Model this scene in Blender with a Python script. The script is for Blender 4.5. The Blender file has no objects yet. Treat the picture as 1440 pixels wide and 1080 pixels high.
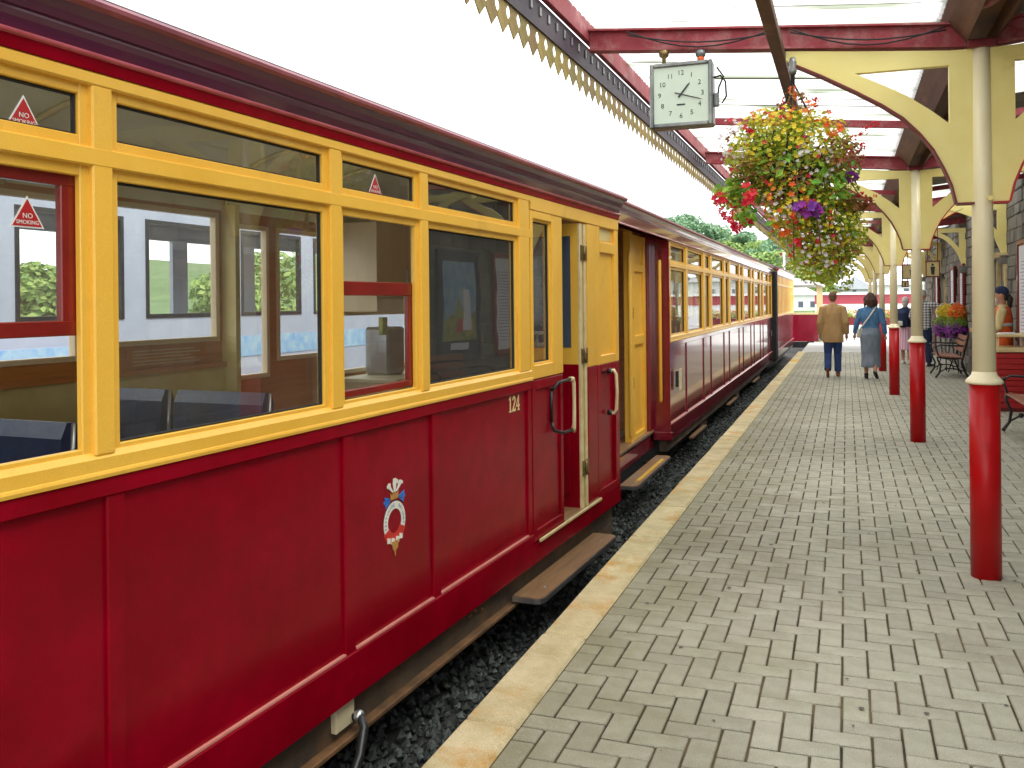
import bpy, bmesh, math, random
from mathutils import Vector, Matrix
random.seed(7)
R = math.radians
scene = bpy.context.scene
col = scene.collection

# ------------------------------------------------------------------ camera, sky, sun, exposure
EYE = 1.58
PSI = math.atan((1190 - 765) / 1240)
cam_d = bpy.data.cameras.new('camera')
cam_d.sensor_width = 36
cam_d.lens = 36 * 1240 / 1440
cam_d.shift_x = -(765 - 720) / 1440
cam_d.shift_y = -(540 - 424.5) / 1440
cam_d.clip_start = 0.05
cam_d.clip_end = 3000
cam = bpy.data.objects.new('camera', cam_d)
col.objects.link(cam)
cam.matrix_world = (Matrix.Translation((0, 0, EYE)) @ Matrix.Rotation(PSI, 4, 'Z')
                    @ Matrix.Rotation(R(90), 4, 'X') @ Matrix.Rotation(R(-.6), 4, 'Z'))
scene.camera = cam

SUN_EL, SUN_AZ = R(58), R(118)
world = bpy.data.worlds.new('World')
scene.world = world
world.use_nodes = True
wn, wl = world.node_tree.nodes, world.node_tree.links
wn.clear()
sky = wn.new('ShaderNodeTexSky'); sky.sky_type = 'NISHITA'; sky.sun_disc = False
sky.sun_elevation = SUN_EL; sky.sun_rotation = SUN_AZ
sky.dust_density = 4.0
sc_ = wn.new('ShaderNodeMix'); sc_.data_type = 'RGBA'; sc_.blend_type = 'MULTIPLY'
sc_.inputs[0].default_value = 1.0
sc_.inputs[7].default_value = (0.1, 0.1, 0.1, 1)
cl = wn.new('ShaderNodeMix'); cl.data_type = 'RGBA'
cl.inputs[0].default_value = 0.9                      # overcast: a white cloud sheet over the clear sky
cl.inputs[7].default_value = (0.93, 0.945, 0.96, 1)
bg = wn.new('ShaderNodeBackground'); bg.inputs[1].default_value = 1.0
wo = wn.new('ShaderNodeOutputWorld')
wl.new(sky.outputs[0], sc_.inputs[6]); wl.new(sc_.outputs[2], cl.inputs[6])
wl.new(cl.outputs[2], bg.inputs[0]); wl.new(bg.outputs[0], wo.inputs[0])

sun_d = bpy.data.lights.new('sun', 'SUN')
sun_d.energy = 1.5; sun_d.angle = R(22); sun_d.color = (1, .97, .92)
sun = bpy.data.objects.new('sun', sun_d); col.objects.link(sun)
sd = Vector((math.sin(SUN_AZ) * math.cos(SUN_EL), math.cos(SUN_AZ) * math.cos(SUN_EL), math.sin(SUN_EL)))
sun.rotation_euler = sd.to_track_quat('Z', 'Y').to_euler()

vs = scene.view_settings
vs.view_transform = 'Standard'; vs.look = 'None'; vs.exposure = 1.55; vs.gamma = 1.0
scene.cycles.use_denoising = True
scene.cycles.max_bounces = 10
scene.cycles.transparent_max_bounces = 24
scene.cycles.transmission_bounces = 6
scene.cycles.sample_clamp_indirect = 6

# ------------------------------------------------------------------ materials
def nodes(name):
    m = bpy.data.materials.new(name); m.use_nodes = True
    n, l = m.node_tree.nodes, m.node_tree.links
    return m, n, l, n['Principled BSDF']

BUMP_D = .01
def pm(name, c, rough=.5, c2=None, scale=6., amount=1., bump=0., bscale=80., metal=0., coat=0., var=.12,
       rand=0., stretch=None, stain=None, stain_scale=2., stain_lo=.55, stain_hi=.7, spec=.5, fine=0., trans=0., world=False, lichen_shade=None):
    """paint, stone, wood...: two-tone noise colour, optional stains, per piece variation and bump"""
    m, n, l, b = nodes(name)
    b.inputs['Roughness'].default_value = rough
    b.inputs['Metallic'].default_value = metal
    b.inputs['Specular IOR Level'].default_value = spec
    b.inputs['Coat Weight'].default_value = coat
    b.inputs['Coat Roughness'].default_value = .06
    tc = n.new('ShaderNodeTexCoord'); vec = tc.outputs['Object']
    if stretch:
        mp = n.new('ShaderNodeMapping'); mp.inputs['Scale'].default_value = stretch
        l.new(vec, mp.inputs[0]); vec = mp.outputs[0]
    c2 = c2 or tuple(x * (1 - var) for x in c)
    nz = n.new('ShaderNodeTexNoise'); nz.inputs['Scale'].default_value = scale; nz.inputs['Detail'].default_value = 6
    nz.inputs['Roughness'].default_value = .65
    l.new(vec, nz.inputs['Vector'])
    rp = n.new('ShaderNodeValToRGB')
    rp.color_ramp.elements[0].position = .35; rp.color_ramp.elements[1].position = .68
    rp.color_ramp.elements[0].color = (*c2, 1); rp.color_ramp.elements[1].color = (*c, 1)
    l.new(nz.outputs['Fac'], rp.inputs[0]); out = rp.outputs[0]
    if rand:
        oi = n.new('ShaderNodeObjectInfo'); ge = n.new('ShaderNodeNewGeometry')
        ad = n.new('ShaderNodeMath'); ad.operation = 'ADD'
        l.new(oi.outputs['Random'], ad.inputs[0]); l.new(ge.outputs['Random Per Island'], ad.inputs[1])
        fr = n.new('ShaderNodeMath'); fr.operation = 'FRACT'; l.new(ad.outputs[0], fr.inputs[0])
        mr = n.new('ShaderNodeMapRange'); mr.inputs[3].default_value = 1 - rand; mr.inputs[4].default_value = 1 + rand * .6
        l.new(fr.outputs[0], mr.inputs[0])
        hs = n.new('ShaderNodeHueSaturation'); l.new(out, hs.inputs['Color']); l.new(mr.outputs[0], hs.inputs['Value'])
        mr2 = n.new('ShaderNodeMapRange'); mr2.inputs[3].default_value = .5 - rand * .06; mr2.inputs[4].default_value = .5 + rand * .06
        m2 = n.new('ShaderNodeMath'); m2.operation = 'MULTIPLY'; m2.inputs[1].default_value = 7.31
        f2 = n.new('ShaderNodeMath'); f2.operation = 'FRACT'
        l.new(fr.outputs[0], m2.inputs[0]); l.new(m2.outputs[0], f2.inputs[0]); l.new(f2.outputs[0], mr2.inputs[0])
        l.new(mr2.outputs[0], hs.inputs['Hue']); out = hs.outputs[0]
    if stain:
        ns = n.new('ShaderNodeTexNoise'); ns.inputs['Scale'].default_value = stain_scale; ns.inputs['Detail'].default_value = 8
        ns.inputs['Roughness'].default_value = .7
        ge2 = n.new('ShaderNodeNewGeometry')
        l.new(ge2.outputs['Position'] if world else tc.outputs['Object'], ns.inputs['Vector'])
        sr = n.new('ShaderNodeMapRange'); sr.inputs[1].default_value = stain_lo; sr.inputs[2].default_value = stain_hi
        l.new(ns.outputs['Fac'], sr.inputs[0])
        mx = n.new('ShaderNodeMix'); mx.data_type = 'RGBA'
        l.new(sr.outputs[0], mx.inputs[0]); l.new(out, mx.inputs[6]); mx.inputs[7].default_value = (*stain, 1)
        out = mx.outputs[2]
    if lichen_shade:                                           # lichen and painted shade in one olive tint, strongest at the platform edge
        ga = n.new('ShaderNodeNewGeometry'); sx = n.new('ShaderNodeSeparateXYZ'); l.new(ga.outputs['Position'], sx.inputs[0])
        na = n.new('ShaderNodeTexNoise'); na.inputs['Scale'].default_value = 1.7; na.inputs['Detail'].default_value = 8; na.inputs['Roughness'].default_value = .7
        l.new(ga.outputs['Position'], na.inputs['Vector'])
        xr = n.new('ShaderNodeMapRange'); xr.inputs[1].default_value = -1.3; xr.inputs[2].default_value = .35; xr.inputs[3].default_value = .36; xr.inputs[4].default_value = -.22
        l.new(sx.outputs[0], xr.inputs[0])
        sm_ = n.new('ShaderNodeMath'); sm_.operation = 'ADD'; l.new(na.outputs['Fac'], sm_.inputs[0]); l.new(xr.outputs[0], sm_.inputs[1])
        ar = n.new('ShaderNodeMapRange'); ar.inputs[1].default_value = .45; ar.inputs[2].default_value = .95; ar.inputs[4].default_value = .7; l.new(sm_.outputs[0], ar.inputs[0])
        ma = n.new('ShaderNodeMix'); ma.data_type = 'RGBA'; l.new(ar.outputs[0], ma.inputs[0]); l.new(out, ma.inputs[6]); ma.inputs[7].default_value = (*lichen_shade, 1); out = ma.outputs[2]
    if fine:
        nf = n.new('ShaderNodeTexNoise'); nf.inputs['Scale'].default_value = 260; nf.inputs['Detail'].default_value = 2
        l.new(tc.outputs['Object'], nf.inputs['Vector'])
        fm = n.new('ShaderNodeMapRange'); fm.inputs[1].default_value = .3; fm.inputs[2].default_value = .7
        fm.inputs[3].default_value = 1 - fine; fm.inputs[4].default_value = 1 + fine
        l.new(nf.outputs['Fac'], fm.inputs[0])
        h2 = n.new('ShaderNodeHueSaturation'); l.new(out, h2.inputs['Color']); l.new(fm.outputs[0], h2.inputs['Value'])
        out = h2.outputs[0]
    l.new(out, b.inputs['Base Color'])
    if bump:
        nb = n.new('ShaderNodeTexNoise'); nb.inputs['Scale'].default_value = bscale; nb.inputs['Detail'].default_value = 4
        l.new(vec, nb.inputs['Vector'])
        bp = n.new('ShaderNodeBump'); bp.inputs['Strength'].default_value = bump; bp.inputs['Distance'].default_value = BUMP_D
        l.new(nb.outputs['Fac'], bp.inputs['Height']); l.new(bp.outputs[0], b.inputs['Normal'])
    if trans:
        tr = n.new('ShaderNodeBsdfTranslucent'); l.new(out, tr.inputs[0])
        mxs = n.new('ShaderNodeMixShader'); mxs.inputs[0].default_value = trans
        l.new(b.outputs[0], mxs.inputs[1]); l.new(tr.outputs[0], mxs.inputs[2])
        l.new(mxs.outputs[0], n['Material Output'].inputs[0])
    return m

def glass_mat(name, tint=(.93, .95, .94), f0=.07, smear_haze=.1):
    m, n, l, b = nodes(name); n.remove(b)
    tr = n.new('ShaderNodeBsdfTransparent'); tr.inputs[0].default_value = (*tint, 1)
    gl = n.new('ShaderNodeBsdfGlossy'); gl.inputs['Roughness'].default_value = .012
    lw = n.new('ShaderNodeLayerWeight'); lw.inputs[0].default_value = .5
    pw = n.new('ShaderNodeMath'); pw.operation = 'POWER'; pw.inputs[1].default_value = 4.5
    mr = n.new('ShaderNodeMapRange'); mr.inputs[3].default_value = f0; mr.inputs[4].default_value = 1.0
    l.new(lw.outputs['Facing'], pw.inputs[0]); l.new(pw.outputs[0], mr.inputs[0])
    tc = n.new('ShaderNodeTexCoord'); nz = n.new('ShaderNodeTexNoise'); nz.inputs['Scale'].default_value = 2.2
    bp = n.new('ShaderNodeBump'); bp.inputs['Strength'].default_value = .05; bp.inputs['Distance'].default_value = .02
    l.new(tc.outputs['Object'], nz.inputs[0]); l.new(nz.outputs['Fac'], bp.inputs['Height'])
    l.new(bp.outputs[0], gl.inputs['Normal'])
    df = n.new('ShaderNodeBsdfDiffuse'); df.inputs[0].default_value = (.8, .76, .62, 1)       # smears, with a pale haze of reflections painted in
    ns = n.new('ShaderNodeTexNoise'); ns.inputs['Scale'].default_value = 3.5; ns.inputs['Detail'].default_value = 8; ns.inputs['Distortion'].default_value = 1.2
    l.new(tc.outputs['Object'], ns.inputs[0])
    sr = n.new('ShaderNodeMapRange'); sr.inputs[1].default_value = .35; sr.inputs[2].default_value = .75; sr.inputs[3].default_value = smear_haze * .35; sr.inputs[4].default_value = smear_haze
    l.new(ns.outputs['Fac'], sr.inputs[0])
    md = n.new('ShaderNodeMixShader'); l.new(sr.outputs[0], md.inputs[0]); l.new(tr.outputs[0], md.inputs[1]); l.new(df.outputs[0], md.inputs[2])
    mx = n.new('ShaderNodeMixShader')
    l.new(mr.outputs[0], mx.inputs[0])
    l.new(md.outputs[0], mx.inputs[1]); l.new(gl.outputs[0], mx.inputs[2])
    l.new(mx.outputs[0], n['Material Output'].inputs[0])
    return m

def leaf_mat(name, cols, rough=.5, trans=.35):
    m, n, l, b = nodes(name)
    ge = n.new('ShaderNodeNewGeometry'); rp = n.new('ShaderNodeValToRGB')
    rp.color_ramp.interpolation = 'LINEAR'
    e = rp.color_ramp.elements
    while len(e) < len(cols): e.new(.5)
    for i, c in enumerate(cols):
        e[i].position = i / max(1, len(cols) - 1); e[i].color = (*c, 1)
    l.new(ge.outputs['Random Per Island'], rp.inputs[0])
    l.new(rp.outputs[0], b.inputs['Base Color']); b.inputs['Roughness'].default_value = rough
    tr = n.new('ShaderNodeBsdfTranslucent'); l.new(rp.outputs[0], tr.inputs[0])
    mx = n.new('ShaderNodeMixShader'); mx.inputs[0].default_value = trans
    l.new(b.outputs[0], mx.inputs[1]); l.new(tr.outputs[0], mx.inputs[2])
    l.new(mx.outputs[0], n['Material Output'].inputs[0])
    return m

M = {}
M['red'] = pm('carriage_red', (.3, .0006, .013), .26, (.22, .0004, .008), 4, coat=.06, spec=.12, bump=.05, bscale=5, stain=(.2, .0006, .006), stain_scale=1.7, stain_lo=.45, stain_hi=.75, fine=.07)
M['red_dark'] = pm('carriage_maroon', (.24, .006, .024), .2, (.18, .005, .018), 3, coat=1., bump=.02, bscale=8)
M['red_mid'] = pm('carriage_cornice', (.13, .012, .05), .25, (.07, .008, .04), 2.5, coat=.6, stretch=(1, .3, 6))
M['pinkhighlight'] = pm('pale_pink_highlight', (.72, .3, .24), .4, (.6, .2, .17), 6)
M['rosehighlight'] = pm('rose_highlight', (.6, .14, .17), .35, (.45, .08, .1), 6, coat=.3)
M['lip'] = pm('gutter_lip', (.36, .1, .12), .4, (.24, .06, .09), 5)
M['sash_red'] = pm('sash_red', (.25, .012, .008), .3, (.17, .008, .006), 5, coat=.3)
M['yellow'] = pm('carriage_yellow', (.9, .53, .075), .34, (.84, .46, .05), 3.2, coat=.1, stain=(.62, .31, .03), stain_scale=3.2, stain_lo=.55, stain_hi=.85, bump=.06, bscale=30, fine=.05)
M['cream_edge'] = pm('cream_edge', (.78, .66, .38), .5, (.62, .46, .2), 9)
M['roofgrey'] = pm('roof_grey', (.42, .43, .44), .55, (.3, .3, .31), 3)
M['sole'] = pm('solebar_steel', (.12, .085, .055), .62, (.05, .038, .03), 5, bump=.25, bscale=40, stain=(.2, .1, .04), stain_scale=3, stain_lo=.52, stain_hi=.75)
M['rust'] = pm('rusty_steel', (.24, .12, .05), .6, (.11, .06, .03), 8, bump=.2, bscale=60)
M['black'] = pm('black_iron', (.02, .02, .022), .35, (.012, .012, .014), 8, bump=.1, bscale=50)
M['blackmat'] = pm('black_rubber', (.018, .018, .02), .8, var=.3)
M['stepwood'] = pm('step_board', (.3, .17, .08), .5, (.19, .1, .045), 3, stretch=(9, 1.2, 4), bump=.2, bscale=20, stain=(.2, .19, .17), stain_scale=2.2)
M['brass'] = pm('old_brass', (.34, .22, .08), .42, (.12, .09, .04), 30, metal=.7)
M['ivory'] = pm('ivory_handle', (.8, .68, .42), .32, (.68, .52, .28), 12, coat=.3)
M['glass'] = glass_mat('window_glass', (.93, .945, .9), .13, .055)
M['glass_far'] = glass_mat('window_glass_far', (.95, .97, .98), .05, .05)
M['wood'] = pm('varnished_wood', (.58, .25, .075), .35, (.44, .17, .045), 2.5, stretch=(3, .6, 8), coat=.3)
M['olive'] = pm('olive_lining', (.72, .6, .27), .45, (.6, .48, .18), 3)
M['ceil'] = pm('ceiling_lining', (.9, .88, .68), .4, (.82, .79, .58), 2, coat=.2)
M['navy'] = pm('navy_vinyl', (.03, .05, .12), .3, (.015, .025, .06), 7, bump=.15, bscale=25)
M['cupboard'] = pm('cupboard_veneer', (.82, .68, .45), .4, (.74, .58, .36), 2, stretch=(2, 2, .5))
M['steel'] = pm('brushed_steel', (.55, .55, .56), .32, metal=.9, var=.15)
M['lino'] = pm('lino_floor', (.6, .66, .66), .5, (.5, .56, .56), 20)
M['sticker'] = pm('sticker_red', (.45, .01, .012), .45)
M['white'] = pm('white_paint', (.8, .8, .78), .45, (.72, .72, .7), 4)
M['gold'] = pm('gold_leaf', (.88, .7, .38), .4, (.75, .55, .25), 20)
M['shadowline'] = pm('letter_shade', (.05, .004, .006), .5)
M['blue_ribbon'] = pm('crest_blue', (.03, .2, .7), .5)
M['crest_red'] = pm('crest_red', (.62, .03, .02), .5)
M['crest_white'] = pm('crest_white', (.85, .83, .76), .5)
M['crest_gold'] = pm('crest_gold', (.62, .33, .07), .5, (.35, .16, .04), 60)
M['crest_text'] = pm('crest_text', (.06, .16, .4), .5)

M['paver'] = pm('paver_concrete', (.45, .435, .35), .74, (.36, .345, .265), 9, rand=.12, bump=.4, bscale=170, fine=.25, stain=(.24, .225, .15), stain_scale=1.3, stain_lo=.52, stain_hi=.8, world=True, lichen_shade=(.19, .17, .075))
M['sand'] = pm('joint_sand', (.2, .14, .07), .95, (.02, .017, .01), 1.3, bump=.5, bscale=200, fine=.3, lichen_shade=(.03, .028, .012))
M['coping'] = pm('coping_stone', (.68, .58, .36), .8, (.48, .39, .2), 5, rand=.12, bump=.7, bscale=60, fine=.25, stain=(.55, .27, .04), stain_scale=2.6, stain_lo=.52, stain_hi=.7, world=True)
M['coping_yellow'] = pm('coping_yellow_paint', (.72, .4, .02), .7, (.5, .3, .05), 8)
M['ballast'] = pm('ballast_stone', (.13, .14, .13), .9, (.05, .06, .06), 30, rand=.65, spec=.15, bump=.3)
M['bed'] = pm('track_bed_dirt', (.05, .05, .048), .9, (.025, .025, .025), 6, bump=.6, bscale=40)
M['ground'] = pm('ground_earth', (.28, .28, .25), .9, (.2, .21, .16), .3)
M['tarmac'] = pm('pale_tarmac', (.45, .45, .43), .85, (.36, .36, .34), 1.5)

M['col_cream'] = pm('column_cream', (.93, .84, .57), .36, (.88, .77, .48), 3, coat=.15, bump=.03, bscale=30, fine=.03)
M['brk_yellow'] = pm('bracket_yellow', (.9, .78, .31), .45, (.85, .71, .24), 2.5, stain=(.68, .5, .14), stain_scale=3, stain_lo=.62, stain_hi=.85, bump=.04, bscale=40)
M['col_red'] = pm('column_red', (.5, .002, .005), .38, (.42, .0015, .004), 4, coat=.08, spec=.3, stain=(.28, .003, .004), stain_scale=7, stain_lo=.58, stain_hi=.75)
M['beam'] = pm('beam_faded_red', (.33, .035, .05), .6, (.24, .02, .032), 5, bump=.15, bscale=60, stain=(.42, .2, .19), stain_scale=3.5, stain_lo=.5, stain_hi=.72)
M['purlin'] = pm('purlin_brown', (.16, .075, .045), .65, (.09, .04, .03), 4, stretch=(5, .4, 5), bump=.15, bscale=50, stain=(.3, .15, .12), stain_scale=4, stain_lo=.58, stain_hi=.78)
M['fascia'] = pm('fascia_dark', (.075, .05, .07), .6, (.04, .03, .045), 6, bump=.1, bscale=40)
M['valance'] = pm('valance_mustard', (.33, .235, .06), .65, (.22, .15, .04), 9, rand=.25, bump=.15, bscale=60)
M['maroon'] = pm('maroon_trim', (.2, .01, .016), .45, (.14, .008, .012), 8)
M['clockcase'] = pm('clock_case', (.3, .31, .29), .35, (.14, .15, .16), 8, metal=.6)
M['clockface'] = pm('clock_face', (.6, .68, .58), .4, (.55, .64, .54), 3)
M['clockink'] = pm('clock_ink', (.03, .035, .03), .5)
M['orange'] = pm('orange_gland', (.8, .12, .02), .5)
M['stone'] = pm('wall_stone', (.24, .225, .19), .85, (.15, .14, .125), 5, rand=.35, bump=.6, bscale=25, fine=.2)
M['mortar'] = pm('wall_mortar', (.3, .285, .25), .95, (.2, .19, .16), 6, bump=.4)
M['slat'] = pm('bench_slat', (.32, .11, .045), .42, (.2, .065, .028), 2.5, stretch=(6, .8, 6), coat=.15)
M['poster_navy'] = pm('poster_navy', (.02, .035, .075), .4)
M['poster_sky'] = pm('poster_sky', (.12, .32, .62), .4, (.4, .55, .6), 5)
M['poster_green'] = pm('poster_green', (.12, .25, .05), .4, (.5, .45, .1), 9)
M['paper'] = pm('paper', (.78, .79, .84), .6, (.7, .71, .78), 2)
M['ink'] = pm('print_grey', (.35, .36, .42), .6)
M['signcream'] = pm('sign_cream', (.75, .62, .3), .45)
M['plate'] = pm('pale_plate', (.7, .6, .38), .5)
M['skin'] = pm('skin', (.56, .29, .19), .5, (.48, .22, .14), 20)
M['eye'] = pm('eye_dark', (.03, .02, .015), .2)
M['bwhite'] = pm('render_white', (.78, .78, .77), .7, (.68, .68, .68), .6)
M['bgrey'] = pm('render_grey', (.5, .52, .58), .7, (.42, .44, .5), .6)
M['slate'] = pm('slate_roof', (.3, .31, .36), .6, (.22, .23, .27), 2)
M['bred'] = pm('band_red', (.42, .05, .08), .5, (.34, .04, .06), .8)
M['pane_dark'] = pm('dark_pane', (.08, .1, .14), .08)
M['van'] = pm('pale_carriage_paint', (.42, .47, .55), .3, (.34, .39, .48), 1.2, coat=.3)
M['pipe'] = pm('grey_pipe', (.6, .55, .55), .4)

def roof_sheet_mat():
    m, n, l, b = nodes('translucent_roof')
    tc = n.new('ShaderNodeTexCoord'); mp = n.new('ShaderNodeMapping'); mp.inputs['Scale'].default_value = (.7, 5, 1)
    ge = n.new('ShaderNodeNewGeometry')
    l.new(ge.outputs['Position'], mp.inputs[0])
    nz = n.new('ShaderNodeTexNoise'); nz.inputs['Scale'].default_value = 1.3; nz.inputs['Detail'].default_value = 8
    l.new(mp.outputs[0], nz.inputs['Vector'])
    rp = n.new('ShaderNodeValToRGB'); e = rp.color_ramp.elements
    e[0].position = .33; e[0].color = (.3, .33, .25, 1); e[1].position = .46; e[1].color = (.84, .855, .83, 1)
    l.new(nz.outputs['Fac'], rp.inputs[0])
    tr = n.new('ShaderNodeBsdfTranslucent'); l.new(rp.outputs[0], tr.inputs[0])
    tp = n.new('ShaderNodeBsdfTransparent'); l.new(rp.outputs[0], tp.inputs[0])
    m1 = n.new('ShaderNodeMixShader'); m1.inputs[0].default_value = .45
    l.new(tr.outputs[0], m1.inputs[1]); l.new(tp.outputs[0], m1.inputs[2])
    l.new(rp.outputs[0], b.inputs['Base Color']); b.inputs['Roughness'].default_value = .4
    m2 = n.new('ShaderNodeMixShader'); m2.inputs[0].default_value = .88
    l.new(b.outputs[0], m2.inputs[1]); l.new(m1.outputs[0], m2.inputs[2])
    l.new(m2.outputs[0], n['Material Output'].inputs[0])
    return m
M['roofsheet'] = roof_sheet_mat()
M['roofopaque'] = pm('opaque_roof', (.3, .29, .25), .7, (.2, .19, .16), 4, stretch=(.7, 4, 1))

# ------------------------------------------------------------------ mesh helpers
class MB:
    def __init__(s): s.v, s.f, s.sm = [], [], []
    def add(s, vs_, fs, smooth=False):
        o = len(s.v); s.v += [tuple(p) for p in vs_]
        s.f += [tuple(i + o for i in f) for f in fs]; s.sm += [smooth] * len(fs); return s
    def box(s, x0, x1, y0, y1, z0, z1, b=0):
        x0, x1 = min(x0, x1), max(x0, x1); y0, y1 = min(y0, y1), max(y0, y1); z0, z1 = min(z0, z1), max(z0, z1)
        if b <= 0:
            return s.add([(x0, y0, z0), (x1, y0, z0), (x1, y1, z0), (x0, y1, z0), (x0, y0, z1), (x1, y0, z1), (x1, y1, z1), (x0, y1, z1)],
                         [(0, 3, 2, 1), (4, 5, 6, 7), (0, 1, 5, 4), (1, 2, 6, 5), (2, 3, 7, 6), (3, 0, 4, 7)])
        b = min(b, (x1 - x0) / 2.2, (y1 - y0) / 2.2, (z1 - z0) / 2.2)
        P = []
        for sx in (0, 1):
            for sy in (0, 1):
                for sz in (0, 1):
                    X, Y, Z = (x0, x1)[sx], (y0, y1)[sy], (z0, z1)[sz]
                    ix, iy, iz = (1, -1)[sx] * b, (1, -1)[sy] * b, (1, -1)[sz] * b
                    P += [(X, Y + iy, Z + iz), (X + ix, Y, Z + iz), (X + ix, Y + iy, Z)]
        I = lambda a, b_, c_, k: (a * 4 + b_ * 2 + c_) * 3 + k
        F = []
        for a in (0, 1):
            q = [I(a, 0, 0, 0), I(a, 1, 0, 0), I(a, 1, 1, 0), I(a, 0, 1, 0)]; F.append(q if a else q[::-1])
            q = [I(0, a, 0, 1), I(1, a, 0, 1), I(1, a, 1, 1), I(0, a, 1, 1)]; F.append(q[::-1] if a else q)
            q = [I(0, 0, a, 2), I(1, 0, a, 2), I(1, 1, a, 2), I(0, 1, a, 2)]; F.append(q if a else q[::-1])
        for a in (0, 1):
            for c_ in (0, 1):
                F.append([I(a, c_, 0, 0), I(a, c_, 1, 0), I(a, c_, 1, 1), I(a, c_, 0, 1)])
                F.append([I(a, 0, c_, 0), I(a, 1, c_, 0), I(a, 1, c_, 2), I(a, 0, c_, 2)])
                F.append([I(0, a, c_, 1), I(1, a, c_, 1), I(1, a, c_, 2), I(0, a, c_, 2)])
        for a in (0, 1):
            for b_ in (0, 1):
                for c_ in (0, 1): F.append([I(a, b_, c_, 0), I(a, b_, c_, 1), I(a, b_, c_, 2)])
        # fix orientation
        cx = Vector(((x0 + x1) / 2, (y0 + y1) / 2, (z0 + z1) / 2)); G = []
        for f in F:
            p = [Vector(P[i]) for i in f]; nrm = (p[1] - p[0]).cross(p[2] - p[0]); ct = sum(p, Vector()) / len(p)
            G.append(f if nrm.dot(ct - cx) > 0 else f[::-1])
        return s.add(P, G)
    def prism(s, poly, axis, a, b):
        """poly in the plane across axis ('x': (y,z), 'y': (x,z), 'z': (x,y)), from a to b"""
        n = len(poly)
        def mk(p, t): return {'x': (t, p[0], p[1]), 'y': (p[0], t, p[1]), 'z': (p[0], p[1], t)}[axis]
        V_ = [mk(p, a) for p in poly] + [mk(p, b) for p in poly]
        area = sum(poly[i][0] * poly[(i + 1) % n][1] - poly[(i + 1) % n][0] * poly[i][1] for i in range(n))
        flip = (area > 0) ^ (axis == 'y') ^ (b < a)
        F = [tuple(range(n))[::-1], tuple(range(n, 2 * n))] + [(i, (i + 1) % n, n + (i + 1) % n, n + i) for i in range(n)]
        if not flip: F = [f[::-1] for f in F]
        return s.add(V_, F)
    def tube(s, path, r, n=8, caps=True, sq=(1, 1)):
        path = [Vector(p) for p in path]; m = len(path)
        rs = r if isinstance(r, (list, tuple)) else [r] * m
        V_, F = [], []
        up = None
        for i, p in enumerate(path):
            t = (path[min(i + 1, m - 1)] - path[max(i - 1, 0)]).normalized()
            if up is None:
                up = Vector((0, 0, 1)) if abs(t.z) < .9 else Vector((1, 0, 0))
            a = t.cross(up)
            if a.length < 1e-4: a = t.cross(Vector((0, 1, 0)))
            a.normalize(); b = a.cross(t).normalized(); up = b
            for k in range(n):
                w = 2 * math.pi * k / n
                V_.append(p + a * (math.cos(w) * rs[i] * sq[0]) + b * (math.sin(w) * rs[i] * sq[1]))
        for i in range(m - 1):
            for k in range(n):
                F.append((i * n + k, i * n + (k + 1) % n, (i + 1) * n + (k + 1) % n, (i + 1) * n + k))
        s.add(V_, F, True)
        if caps:
            o = len(s.v) - len(V_)
            s.f += [tuple(o + k for k in range(n))[::-1], tuple(o + (m - 1) * n + k for k in range(n))]; s.sm += [False, False]
        return s
    def lathe(s, prof, n=24, c=(0, 0, 0), smooth=True):
        V_, F = [], []
        for r, z in prof:
            for k in range(n):
                w = 2 * math.pi * k / n; V_.append((c[0] + r * math.cos(w), c[1] + r * math.sin(w), c[2] + z))
        m = len(prof)
        for i in range(m - 1):
            for k in range(n):
                F.append((i * n + k, i * n + (k + 1) % n, (i + 1) * n + (k + 1) % n, (i + 1) * n + k))
        s.add(V_, F, smooth); o = len(s.v) - len(V_)
        s.f += [tuple(o + k for k in range(n))[::-1], tuple(o + (m - 1) * n + k for k in range(n))]; s.sm += [False, False]
        return s
    def ball(s, c, rx, ry=None, rz=None, n=12, m=8, rot=None):
        ry = ry or rx; rz = rz or rx; V_, F = [], []
        for i in range(m + 1):
            ph = math.pi * i / m
            for k in range(n):
                w = 2 * math.pi * k / n
                p = Vector((rx * math.sin(ph) * math.cos(w), ry * math.sin(ph) * math.sin(w), rz * math.cos(ph)))
                if rot: p = rot @ p
                V_.append(p + Vector(c))
        for i in range(m):
            for k in range(n):
                F.append((i * n + k, (i + 1) * n + k, (i + 1) * n + (k + 1) % n, i * n + (k + 1) % n))
        return s.add(V_, F, True)
    def loft(s, rings, n=16):
        """rings: (cx,cy,cz,rx,ry)"""
        V_, F = [], []
        for cx, cy, cz, rx, ry in rings:
            for k in range(n):
                w = 2 * math.pi * k / n; V_.append((cx + rx * math.cos(w), cy + ry * math.sin(w), cz))
        m = len(rings)
        for i in range(m - 1):
            for k in range(n):
                F.append((i * n + k, i * n + (k + 1) % n, (i + 1) * n + (k + 1) % n, (i + 1) * n + k))
        if rings[-1][2] < rings[0][2]: F = [f[::-1] for f in F]
        s.add(V_, F, True); o = len(s.v) - len(V_)
        s.f += [tuple(o + k for k in range(n))[::-1], tuple(o + (m - 1) * n + k for k in range(n))]; s.sm += [True, True]
        return s
    def mesh(s, name, mat):
        me = bpy.data.meshes.new(name); me.from_pydata(s.v, [], s.f)
        me.polygons.foreach_set('use_smooth', s.sm); me.update()
        if mat: me.materials.append(M[mat] if isinstance(mat, str) else mat)
        return me
    def build(s, name, mat, parent=None, loc=None, rz=0, **tags):
        return link(name, s.mesh(name, mat), parent, loc, rz, **tags)

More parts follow.
